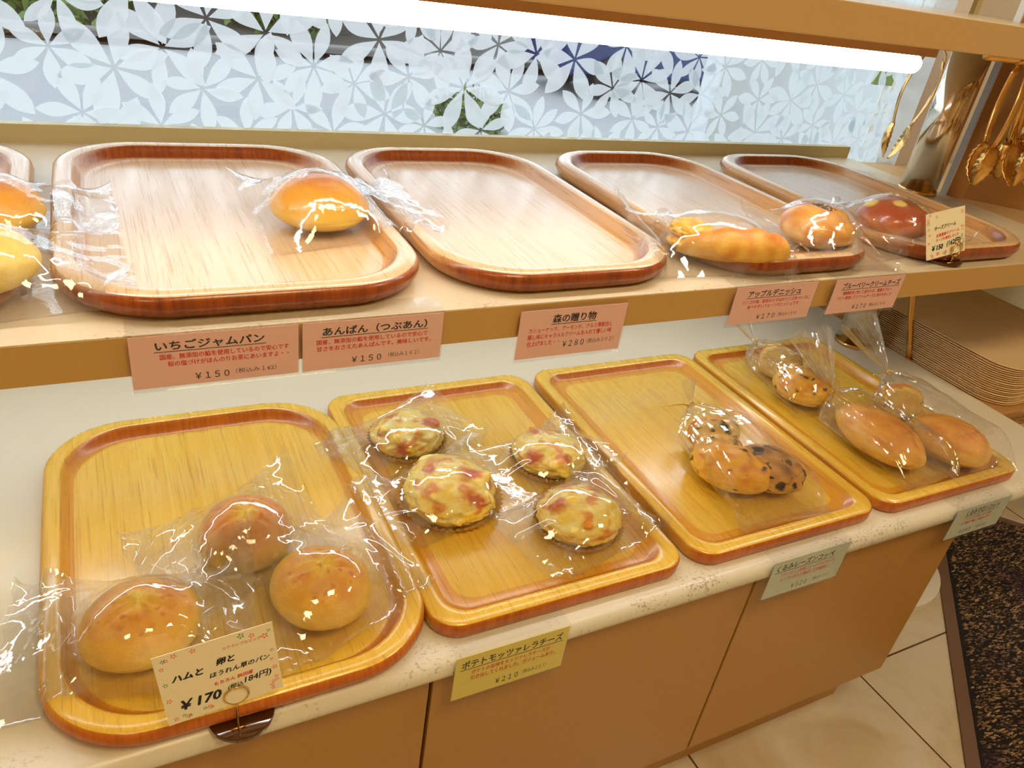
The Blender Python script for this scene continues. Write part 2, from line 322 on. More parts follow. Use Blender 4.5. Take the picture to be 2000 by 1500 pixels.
# posts
def post(x, y, z0, z1, label):
    r = empty('shelf_post', (x, y, z0)); tag(r, label, 'post')
    f = MB(); f.tube([(0, 0, 0), (0, 0, z1 - z0)], .032, 40); f.build('post_tube', M['chrome'], r, True)
    f = MB(); f.tube([(0, 0, 0), (0, 0, .006)], .034, 40); f.build('post_collar', M['gold'], r, True)
post(1.325, .905, ZC, .8075, 'thick shiny metal post standing on the lower counter beside the plastic tray stack')
post(1.335, .905, ZS, 1.118, 'thick shiny metal post standing on the middle shelf beside the hanging tongs')
# lamps
def tube_lamp(x0, x1, y, z, r, mtt, label, zt, group=None):
    t = empty('tube_lamp', (x0, y, z)); tag(t, label, 'lamp')
    f = MB(); f.box((0, -.022, r + .0005), (x1 - x0, .022, zt - z)); f.build('lamp_housing', M['brown'], t)
    f = MB(); L = x1 - x0; f.tube([(0, 0, 0), (L * .5, 0, 0), (L - .006, 0, 0), (L - .002, 0, 0), (L, 0, 0)], [r, r, r, r * .8, r * .4], 20); f.build('lit_tube', mtt, t, True)
tube_lamp(-.6, .868, .652, 1.081, .0105, M['tube_on'], 'long glowing white tube lamp under the front of the top shelf', 1.118)
tube_lamp(-.5, 1.15, .90, ZS - .055, .008, M['tube_on2'], 'white tube lamp fixed under the middle shelf above the lower trays', ZS - .036)
def ceil_lamp(x, y, s, label):
    t = empty('ceiling_lamp', (x, y, 2.4)); tag(t, label, 'lamp', 'ceiling lamps')
    f = MB(); f.box((-s / 2 - .03, -s / 2 - .03, -.04), (s / 2 + .03, s / 2 + .03, 0)); f.build('lamp_frame', M['white'], t)
    f = MB(); f.box((-s / 2, -s / 2, -.045), (s / 2, s / 2, -.04)); f.build('lamp_diffuser', M['lamp_on'], t)

# ------------------------------------------------------------ wooden trays
def rrect(w_, l_, r, n=14, bulge=0):
    out = []
    for cx, cy, a0 in ((w_ / 2 - r, l_ / 2 - r, 0), (-w_ / 2 + r, l_ / 2 - r, 90), (-w_ / 2 + r, -l_ / 2 + r, 180), (w_ / 2 - r, -l_ / 2 + r, 270)):
        for k in range(n + 1):
            a = math.radians(a0 + 90 * k / n); out.append((cx + r * math.cos(a), cy + r * math.sin(a)))
    # add mid points along the sides
    res = []
    for i, p in enumerate(out):
        q = out[(i + 1) % len(out)]; res.append(p)
        if math.dist(p, q) > .04:
            for k in range(1, 8): res.append((p[0] + (q[0] - p[0]) * k / 8, p[1] + (q[1] - p[1]) * k / 8))
    if bulge: res = [(x * (1 + bulge * (1 - (2 * y / l_) ** 2)), y * (1 + bulge * .7 * (1 - (2 * x / w_) ** 2))) for x, y in res]
    return res
PRA = [(.016, 0, 1), (.008, .002, 1), (.003, .007, 1), (.0, .013, 1), (.001, .019, 1), (.0035, .0225, 1), (.008, .0245, 0), (.015, .0245, 0), (.0185, .0232, 0), (.0215, .019, 0), (.0245, .0125, 0), (.030, .0098, 0), (.036, .009, 0), (.060, .009, 0)]
PRB = [(.003, 0, 1), (.001, .002, 1), (0, .005, 1), (0, .0155, 1), (.0012, .0185, 1), (.004, .0200, 0), (.012, .0202, 0), (.0165, .0195, 0), (.0190, .0175, 0), (.0245, .0112, 0), (.029, .0095, 0), (.040, .009, 0)]
def tray(label, cx, cy, w_, l_, r, z, kind, rot=0, group=None, mats=('wood', 'wood_rim')):
    prof = PRA if kind == 'A' else PRB; base = rrect(w_, l_, r, 14, .012 if kind == 'A' else 0); mb = MB(); rings = []
    for ins, zz, mi in prof:
        sx = 1 - 2 * ins / w_; sy = 1 - 2 * ins / l_; rings.append([(x * sx, y * sy, zz) for x, y in base])
    n = len(base)
    mb.v = [p for rg in rings for p in rg]
    for i in range(len(rings) - 1):
        for j in range(n):
            mb.f.append((i * n + j, i * n + (j + 1) % n, (i + 1) * n + (j + 1) % n, (i + 1) * n + j))
            (ax, ay), (bx, by) = base[j], base[(j + 1) % n]; end_grain_shade = abs(bx - ax) > .55 * abs(by - ay)
            slope = .0165 < prof[i][0] < .0300 and prof[i + 1][1] < prof[i][1]
            mb.mi.append(1 if (prof[i][2] and prof[i + 1][2]) or slope else 0)
    mb.f.append(tuple((len(rings) - 1) * n + j for j in range(n))); mb.mi.append(0); mb.f.append(tuple(range(n))[::-1]); mb.mi.append(1)
    o = mb.build('wooden_tray', [M[mats[0]], M[mats[1]]]); auto_smooth(o, 50)
    o.location = (cx, cy, z + .0004); o.rotation_euler = (0, 0, rot); tag(o, label, 'tray', group)
    TRAYS.append((cx, cy, w_, l_, r, z, prof, rot)); return o
UG = None
UM = ('woodu', 'woodu_rim')
tray('wooden tray cut off by the left edge, holding two bagged buns on the middle shelf', -.222, .822, .315, .450, .085, ZS, 'A', mats=UM)
tray('large wooden tray on the middle shelf holding one glossy bagged bun', .112, .822, .315, .450, .085, ZS, 'A', mats=UM)
tray('empty wooden tray in the middle of the middle shelf', .425, .822, .285, .450, .085, ZS, 'A', mats=UM)
tray('wooden tray on the middle shelf with a crescent pastry and a black-seeded bun in bags', .745, .822, .280, .455, .085, ZS, 'A', mats=UM)
tray('rightmost wooden tray on the middle shelf, half covered by a cream price card', 1.075, .822, .285, .455, .085, ZS, 'A', mats=UM)
tray('wooden tray with wide rounded corners and three bagged round buns on the lower counter', .074, .684, .345, .470, .085, ZC, 'A')
tray('lower wooden tray with four bagged cheese breads', .402, .694, .318, .450, .032, ZC, 'B')
tray('lower wooden tray with a single bagged raisin loaf', .735, .694, .318, .450, .032, ZC, 'B')
tray('lower wooden tray at the right end crowded with tied bags of walnut bread', 1.062, .694, .318, .450, .032, ZC, 'B')

def profz(prof, d):
    if d <= 0: return 0.0
    if d >= prof[-1][0]: return .009
    top = [(i, z) for i, z, _ in prof]
    for (a, za), (b, zb) in zip(top[3:], top[4:]):
        if a <= d <= b: return za + (zb - za) * (d - a) / max(b - a, 1e-6)
    return .009
def ground(x, y, z):
    h = 0.0
    for cx, cy, w_, l_, r, zt, prof, rot in TRAYS:
        if abs(zt - z) > .01: continue
        qx = abs(x - cx) - (w_ / 2 - r); qy = abs(y - cy) - (l_ / 2 - r)
        d = r - (math.hypot(max(qx, 0), max(qy, 0)) + min(max(qx, qy), 0))
        if d > 0: h = max(h, profz(prof, d))
    return h

# ------------------------------------------------------------ bread
BREADS = []  # (x, y, rz, a, b, h, z0 abs)
def lerp(a, b, t): t = max(0, min(1, t)); return tuple(a[i] + (b[i] - a[i]) * t for i in range(3))
L_ = lambda r, g, b: srgb(r, g, b)[:3]
PALE = L_(255, 228, 120); GOLD = L_(248, 190, 58); BROWN = L_(222, 132, 30); DEEP = L_(156, 74, 14); CRUMB = L_(252, 238, 176); YEL = L_(246, 212, 72); BLACKC = L_(30, 22, 18); RAISIN = L_(46, 20, 14)
def blob(name, mt, a, b, h, disp=None, color=None, nu=112, nv=70, flat=.25, parent=None, sq=2.0):
    """round loaf: superellipsoid resting on z=0; disp(dir)->radial offset, color(p, dir)->rgb"""
    vs = []; fs = []
    zc = h * .42
    for i in range(nv + 1):
        ph = -math.pi / 2 + math.pi * i / nv
        for j in range(nu):
            th = 2 * math.pi * j / nu; c = math.cos(ph); d = Vector((c * math.cos(th), c * math.sin(th), math.sin(ph)))
            rr = 1 + (disp(d) if disp else 0)
            cz = math.copysign(abs(d.z) ** (2 / sq), d.z)
            p = Vector((d.x * a * rr, d.y * b * rr, zc + cz * (h - zc if d.z > 0 else zc) * (rr if d.z > 0 else 1)))
            vs.append(p)
    for i in range(nv):
        for j in range(nu): fs.append((i * nu + j, i * nu + (j + 1) % nu, (i + 1) * nu + (j + 1) % nu, (i + 1) * nu + j))
    me = bpy.data.meshes.new(name); me.from_pydata(vs, [], fs); bm = bmesh.new(); bm.from_mesh(me); bmesh.ops.remove_doubles(bm, verts=bm.verts, dist=1e-6); bm.to_mesh(me); bm.free()
    ca = me.color_attributes.new('Col', 'FLOAT_COLOR', 'POINT')
    for i, v in enumerate(me.vertices):
        p = v.co; d = Vector((p.x / a, p.y / b, (p.z - zc) / max(h - zc, 1e-4))); d = d.normalized() if d.length > 0 else Vector((0, 0, 1))
        ca.data[i].color = (*(color(p, d) if color else GOLD), 1)
    return link(name, me, mt, parent, True)
def place(o, x, y, z, rz, a, b, h, label, cat='bread', group=None, tilt=(0, 0)):
    g = ground(x, y, z); o.location = (x, y, z + g + .0012); o.rotation_euler = (tilt[0], tilt[1], rz); tag(o, label, cat, group); BREADS.append((x, y, rz, a, b, h, z + g + .0012)); return o
def nz(p, s, o=0): return mn.noise(Vector((p[0] * s + o, p[1] * s + o * .7, p[2] * s - o)))
def bun_star(seed, star=True, top=GOLD, dark=BROWN, pale=PALE):
    rr = random.Random(seed); an = [rr.uniform(0, .6) + k * 2 * math.pi / 6 + rr.uniform(-.3, .3) for k in range(6)]
    def disp(d):
        v = .03 * nz(d, 1.6, seed) + .012 * nz(d, 5, seed)
        if star and d.z > .5:
            r = math.hypot(d.x, d.y); th = math.atan2(d.y, d.x)
            k = min(abs((th - a + math.pi) % (2 * math.pi) - math.pi) for a in an)
            v -= .11 * math.exp(-(k * r / .06) ** 2) * math.exp(-(r / .5) ** 2) * min(1, r / .12); v += .10 * math.exp(-(r / .3) ** 2) * nz(d, 9, seed)
        return v
    def color(p, d):
        t = (d.z + .15) / .8 + .25 * nz(d, 3, seed)
        c = lerp(pale, top, t); c = lerp(c, dark, (d.z - .45) * .9 + .5 * nz(d, 4, seed + 3))
        if star:
            r = math.hypot(d.x, d.y)
            c = lerp(c, YEL, 1.3 * math.exp(-(r / .26) ** 2) + .3 * nz(d, 5, seed + 1) * math.exp(-(r / .5) ** 2)) if d.z > 0 else c
            s_ = nz(d, 7, seed + 9)
            if d.z > .6 and s_ > .38: c = lerp(c, BROWN, (s_ - .38) * 6)
        return c
    return disp, color
for i, (x, y, a, b, h, rz, lb) in enumerate(((-.015, .556, .052, .048, .060, .3, 'round golden bun with a crinkled yellow top, directly behind the lower price card'),
                                  (.092, .648, .051, .048, .060, 1.3, 'browner round bun at the back of the three on the round-cornered lower tray'),
                                  (.147, .549, .051, .048, .060, 2.1, 'round brown-capped bun at the right front of the round-cornered lower tray'))):
    d_, c_ = bun_star(i + 2, True, GOLD if i != 1 else L_(236, 158, 56)); place(blob('bun', M['crust'], a, b, h, d_, c_), x, y, ZC, rz, a, b, h, lb)
def potato(seed, bac):
    rr = random.Random(seed)
    chunks = [(rr.uniform(-.75, .75), rr.uniform(-.75, .75), rr.uniform(.12, .22)) for _ in range(16)]
    def disp(d):
        r = 0
        if d.z > 0:
            for cx, cy, s_ in chunks: r += .11 * math.exp(-((d.x - cx) ** 2 + (d.y - cy) ** 2) / (s_ * s_) * 1.5)
        return r * 1.0 + .05 * nz(d, 3, seed) + .06 * nz(d, 8, seed)
    def color(p, d):
        if d.z < .1: return lerp(GOLD, PALE, .7)
        c = lerp(L_(255, 240, 150), L_(252, 216, 76), .5 + nz(d, 4, seed)); s_ = nz(d, 3.2, seed + 5)
        if s_ > .15: c = lerp(c, L_(230, 150, 50), (s_ - .15) * 4)
        for cx, cy, q in bac:
            dd = math.hypot(d.x - cx, d.y - cy); c = lerp(L_(204, 84, 26), c, (dd + .1 * nz(d, 9, seed)) / q * 1.6 - .6) if dd < q * 1.2 else c
        return c
    return disp, color
def cup(par, a, h):
    mb = MB(); n = 96; rings = []
    for hh, s_, am in ((0, .90, .01), (h * .5, .97, .02), (h, 1.05, .035)):
        rings.append([((a * s_ * (1 + am * math.sin(k * math.pi))) * math.cos(2 * math.pi * k / n), a * s_ * (1 + am * (1 if k % 2 else -1)) * math.sin(2 * math.pi * k / n), hh) for k in range(n)])
        rings[-1] = [(a * s_ * (1 + am * (1 if k % 2 else -1)) * math.cos(2 * math.pi * k / n), a * s_ * (1 + am * (1 if k % 2 else -1)) * math.sin(2 * math.pi * k / n), hh) for k in range(n)]
    mb.loft(rings, 0, True, False); mb.build('paper_cup', M['cup'], par)
for i, (x, y, a, b, h, rz, bac, lb) in enumerate(((.325, .793, .050, .047, .036, .4, [(-.1, .6, .2), (.45, -.3, .28), (-.7, -.6, .25)], 'cheesy potato bread with scorched bits at the back left of its tray'),
        (.334, .664, .062, .055, .042, 1.2, [(.1, -.35, .3), (-.55, -.5, .22), (.7, -.75, .2), (.2, .5, .2)], 'largest cheesy potato bread with a bacon strip across its top, second from the left front'),
        (.493, .700, .050, .047, .036, 2.2, [(.6, -.3, .26), (-.6, .3, .2), (.1, .75, .3)], 'cheesy potato bread at the back right of the four cheese breads'),
        (.468, .576, .053, .050, .040, .1, [(-.55, .15, .28), (.62, .35, .26), (0, .75, .24)], 'cheesy potato bread with two bacon bits nearest the counter front'))):
    d_, c_ = potato(i + 20, bac); o = place(blob('cheese_bread', M['topping'], a, b, h, d_, c_, 96, 50), x, y, ZC, rz, a, b, h, lb, 'bread'); cup(o, a, .012)
# raisin loaf, cut in three pieces
def loaf_disp(seed, rid=0, axis=0, amp=.03):
    def disp(d):
        v = amp * nz(d, 2, seed) + .02 * nz(d, 6, seed)
        if rid: v += .055 * math.sin(rid * (d.x if axis == 0 else d.y) * math.pi) * max(0, d.z)
        return v
    return disp
def crustc(seed, top=GOLD, dark=BROWN, pale=PALE, spots=0, th=.3):
    def color(p, d):
        c = lerp(pale, top, (d.z + .35) / .7 + .3 * nz(d, 3, seed)); c = lerp(c, dark, .35 * d.z + .9 * nz(d, 3.3, seed + 2))
        s_ = nz(d, 3.6, seed + 5) + .25 * nz(d, 11, seed)
        if spots and s_ > th and d.z > -.2: c = lerp(c, RAISIN, (s_ - th) * 12 * spots)
        return c
    return color
def slice_piece(name, mt_c, mt_k, prof, th, parent=None, seed=0, spots=True, crumb=CRUMB):
    """cut slice: outline prof (list of x,z) extruded along y by th, crumb faces and crust rim"""
    mb = MB(); n = len(prof); cx = sum(p[0] for p in prof) / n; cz = sum(p[1] for p in prof) / n
    vs = []; fs = []; K = 8
    for s_ in (-1, 1):
        for k in range(K + 1):
            q = k / K
            for x, z in prof: vs.append((cx + (x - cx) * q, s_ * (th / 2 - (.004 if q == 1 else 0)) + .0015 * nz((x * q, s_, z * q), 60, seed), cz + (z - cz) * q))
    off = n * (K + 1); core = []
    for s_ in range(2):
        for k in range(K):
            for j in range(n):
                a = s_ * off + k * n + j; b = s_ * off + k * n + (j + 1) % n; fs.append((a, b, b + n, a + n)); core.append(0)
    rim = []
    for dy, sc in ((-th / 2 + .004, 1.0), (-th / 2 + .006, 1.03), (0, 1.06), (th / 2 - .006, 1.03), (th / 2 - .004, 1.0)):
        rim.append(len(vs))
        for x, z in prof: vs.append((cx + (x - cx) * sc, dy, max(0, cz + (z - cz) * sc)))
    for a, b in zip(rim, rim[1:]):
        for j in range(n): fs.append((a + j, a + (j + 1) % n, b + (j + 1) % n, b + j)); core.append(1)
    me = bpy.data.meshes.new(name); me.from_pydata(vs, [], fs); ca = me.color_attributes.new('Col', 'FLOAT_COLOR', 'POINT')
    for i, v in enumerate(vs):
        if i < 2 * off:
            s1 = nz((v[0], v[1] * 3, v[2]), 75, seed); c = lerp(crumb, RAISIN, (s1 - .36) * 14) if (spots and s1 > .36) else lerp(crumb, L_(232, 196, 120), .5 + nz(v, 160, seed))
        else: c = lerp(GOLD, BROWN, .6 + nz(v, 40, seed))
        ca.data[i].color = (*c, 1)
    me.polygons.foreach_set('material_index', core)
    return link(name, me, [mt_c, mt_k], parent, True)
def oval(w_, h, n=28, sq=.8):
    return [(w_ * math.cos(2 * math.pi * k / n), h * .5 + h * .5 * math.copysign(abs(math.sin(2 * math.pi * k / n)) ** sq, math.sin(2 * math.pi * k / n))) for k in range(n)]
RL = empty('raisin_loaf', (.725, .585, ZC + .0102)); tag(RL, 'crusty sliced raisin walnut loaf inside its tied bag on the third lower tray', 'bread')
o = slice_piece('end_slice', M['crumb'], M['crust'], oval(.040, .046), .022, RL, 3); o.location = (.030, .080, .001); o.rotation_euler = (math.radians(-18), 0, math.radians(-14))
o = blob('loaf_half', M['crust'], .056, .040, .056, loaf_disp(3, 3, 0), crustc(3, GOLD, BROWN, PALE, .6, .50), parent=RL); o.location = (-.006, .005, 0); o.rotation_euler = (0, 0, math.radians(-50))
o = blob('loaf_half', M['crust'], .052, .040, .052, loaf_disp(8, 4, 1, .09), crustc(8, L_(214, 160, 84), L_(120, 64, 24), PALE, .6, .16), parent=RL); o.location = (.046, -.012, .001); o.rotation_euler = (0, 0, math.radians(-48))
o = slice_piece('middle_slice', M['crumb'], M['crust'], oval(.034, .050), .014, RL, 9); o.location = (.002, .042, .001); o.rotation_euler = (math.radians(-12), 0, math.radians(-30))
BREADS += [(.755, .665, -.2, .042, .022, .050, ZC + .010), (.719, .590, -.87, .060, .042, .058, ZC + .010), (.771, .573, -.84, .055, .042, .054, ZC + .010)]
# walnut breads of the last tray
WL = empty('walnut_roll', (1.005, .770, ZC + .0102)); tag(WL, 'walnut roll with a pale cut slice, at the back of the right-hand lower tray', 'bread')
o = blob('roll_half', M['crust'], .046, .050, .054, loaf_disp(12, 2, 1), crustc(12, GOLD, BROWN, PALE, .5, .42), parent=WL); o.location = (0.004, -.028, 0); o.rotation_euler = (0, 0, .5)
o = slice_piece('cut_slice', M['crumb'], M['crust'], oval(.036, .058), .026, WL, 14, False, L_(246, 214, 110)); o.location = (.012, .040, .001); o.rotation_euler = (math.radians(-20), 0, math.radians(-50))
BREADS += [(1.009, .742, .5, .048, .052, .056, ZC + .010), (1.017, .81, -.8, .040, .025, .058, ZC + .010)]
def coppe(seed):
    def disp(d):
        v = .025 * nz(d, 2, seed) + .012 * nz(d, 7, seed)
        # gathered point on the upper side
        g = Vector((.35, -.45, .82)).normalized(); q = (d - g).length; th = math.atan2((d - g).y, (d - g).x)
        v -= .06 * math.exp(-(q / .12) ** 2); v += .022 * math.cos(7 * th) * math.exp(-(q / .55) ** 2) * min(1, q / .2) + .03 * nz(d, 3.5, seed + 1); return v
    def color(p, d):
        g = Vector((.35, -.45, .82)).normalized(); q = (d - g).length
        c = lerp(L_(248, 208, 104), L_(236, 168, 62), (d.z + .1) / .8 + .3 * nz(d, 3, seed)); c = lerp(c, L_(206, 120, 36), .8 * nz(d, 2.4, seed) + .4 * d.z - .1)
        th = math.atan2((d - g).y, (d - g).x); c = lerp(c, L_(196, 104, 30), .7 * max(0, -math.cos(7 * th)) * math.exp(-(q / .5) ** 2)); return lerp(DEEP, c, q / .12)
    return disp, color
d_, c_ = coppe(31); place(blob('walnut_roll', M['crust'], .050, .078, .058, d_, c_), 1.020, .590, ZC, -.05, .050, .078, .058, 'long whole walnut roll lying front to back on the right-hand lower tray')
d_, c_ = coppe(33); place(blob('walnut_roll', M['crust'], .056, .062, .058, d_, c_), 1.130, .548, ZC, .3, .056, .062, .058, 'round whole walnut roll at the front right corner of the lower counter')
o = slice_piece('walnut_bread_slice', M['crumb'], M['crust'], oval(.032, .058), .026, None, 15, True, L_(240, 214, 130)); o.location = (1.145, .650, ZC + .0102); o.rotation_euler = (math.radians(-10), 0, math.radians(-35))
tag(o, 'pale cut piece of walnut bread standing behind the round roll at the right', 'bread'); BREADS.append((1.145, .65, -.6, .034, .024, .060, ZC + .01))
# middle shelf breads
def anpan(seed):
    def disp(d):
        v = .02 * nz(d, 2, seed); 
        if d.z > -.2: v -= .05 * math.exp(-((d.x + .1) / .22) ** 2) * math.exp(-((d.y + .9) / .5) ** 2)
        return v
    def color(p, d):
        c = lerp(L_(250, 214, 84), L_(242, 168, 36), (d.z + .1) / .6 + .35 * nz(d, 2.5, seed)); c = lerp(c, L_(214, 118, 20), (d.z - .75) * 3 + .4 * nz(d, 5, seed)); return c
    return disp, color
d_, c_ = anpan(5); place(blob('bun', M['shiny_crust'], .051, .050, .054, d_, c_), .200, .780, ZS, .4, .051, .050, .054, 'single glossy orange-gold bun on the large middle shelf tray')
d_, c_ = anpan(6); place(blob('bun', M['crust'], .048, .048, .046, d_, c_), -.096, .790, ZS, .1, .048, .048, .046, 'filled bun at the left edge of the middle shelf, the farther of two')
d_, c_ = bun_star(44, False, L_(246, 214, 110), GOLD); place(blob('bun', M['crust'], .048, .048, .046, d_, c_), -.098, .668, ZS, .1, .048, .048, .046, 'pale bun at the left edge of the middle shelf, the nearer of two')
# danish: crescent with apple filling
DN = empty('apple_danish', (.643, .663, ZS + .0103)); tag(DN, 'crescent apple danish with yellow filling on the fourth middle shelf tray', 'pastry')
mb = MB(); rings = []; nn = 40
for k in range(nn + 1):
    t_ = k / nn; a = math.radians(200 - 175 * t_); c = Vector((.052 * math.cos(a) * 1.2, .052 * math.sin(a) * .45, 0)); rr = .004 + .018 * math.sin(math.pi * t_) ** .6 * (1 + .05 * math.sin(t_ * 30))
    tan = Vector((-math.sin(a) * 1.2, math.cos(a) * .45, 0)).normalized(); nrm = Vector((-tan.y, tan.x, 0))
    rings.append([c + nrm * rr * math.cos(q) + Vector((0, 0, rr * .95 + rr * .95 * math.sin(q))) for q in [2 * math.pi * j / 20 for j in range(20)]])
mb.loft(rings); me = mb.mesh('ridge'); ca = me.color_attributes.new('Col', 'FLOAT_COLOR', 'POINT')
for i, v in enumerate(me.vertices): ca.data[i].color = (*lerp(L_(248, 204, 96), L_(218, 136, 44), v.co.z / .045 + .9 * nz(v.co, 70, 2)), 1)
o = link('pastry_ridge', me, M['crust'], DN, True); o.location = (.008, -.012, 0); o.rotation_euler = (0, 0, math.radians(165))
o = blob('pastry_base', M['crust'], .062, .036, .022, loaf_disp(50), crustc(50), parent=DN)
o.location = (.002, .0, .0002)
o = blob('apple_filling', M['topping'], .028, .024, .022, lambda d: .1 * nz(d, 3, 4), lambda p, d: lerp(YEL, L_(232, 170, 40), .5 + nz(d, 3, 8)), parent=DN); o.location = (-.030, .006, .013)
DN.rotation_euler = (0, 0, math.radians(-12)); BREADS.append((.643, .663, -.2, .064, .040, .044, ZS + .01))
BL = empty('blueberry_bread', (.812, .664, ZS + .0103)); tag(BL, 'folded bun topped with a patch of black seeds, right of the apple danish', 'bread')
def bld(d): 
    v = .03 * nz(d, 2, 61); v -= .16 * math.exp(-((d.x * .6 + d.z - .95) / .12) ** 2) * (1 if d.z > 0 else 0) * .5; return v
o = blob('bun', M['shiny_crust'], .050, .047, .054, bld, lambda p, d: lerp(lerp(L_(250, 222, 140), L_(240, 176, 76), (d.z + .4) / .7), L_(210, 116, 44), .9 * nz(d, 3, 62) + .25), parent=BL); o.name = 'folded_bun'
mb = MB(); rr = random.Random(3)
for k in range(90):
    a = rr.uniform(0, 6.28); q = rr.random() ** .5 * .021; x, y = q * math.cos(a) * 1.2, q * math.sin(a) * .7; z = .0545 * math.sqrt(max(0, 1 - (x / .052) ** 2 - (y / .05) ** 2)) - .0035
    mb.tube([(x - .0016, y, z), (x - .0008, y, z + .0012), (x, y, z + .0016), (x + .0008, y, z + .0012), (x + .0016, y, z)], [.0003, .0012, .0014, .0012, .0003], 6)
tag(mb.build('black_sesame', mat('black_seed', (.015, .013, .012, 1), .4), BL, True), kind='stuff'); BL.children[-1]['label'] = 'patch of black seeds'
BREADS.append((.812, .664, 0, .052, .049, .056, ZS + .01))
CH = [(-.28, -.15, .94, .20), (.42, -.45, .78, .22), (-.55, .5, .66, .24), (.1, .6, .8, .2)]
def chc(p, d):
    c = lerp(L_(226, 140, 50), L_(176, 72, 18), (d.z + .3) / .8 + .4 * nz(d, 3, 71))
    for x, y, z, q in CH:
        dd = (d - Vector((x, y, z)).normalized()).length; c = lerp(L_(250, 224, 110), c, (dd - q * .7) / (q * .35))
    return c
place(blob('bun', M['shiny_crust'], .055, .050, .052, lambda d: .02 * nz(d, 3, 70) + (.02 if min((d - Vector(c[:3]).normalized()).length / c[3] for c in CH) < .8 else 0), chc, 110, 70), .985, .685, ZS, .2, .055, .050, .052, 'shiny brown bun with pale yellow cream dots on the rightmost middle shelf tray')

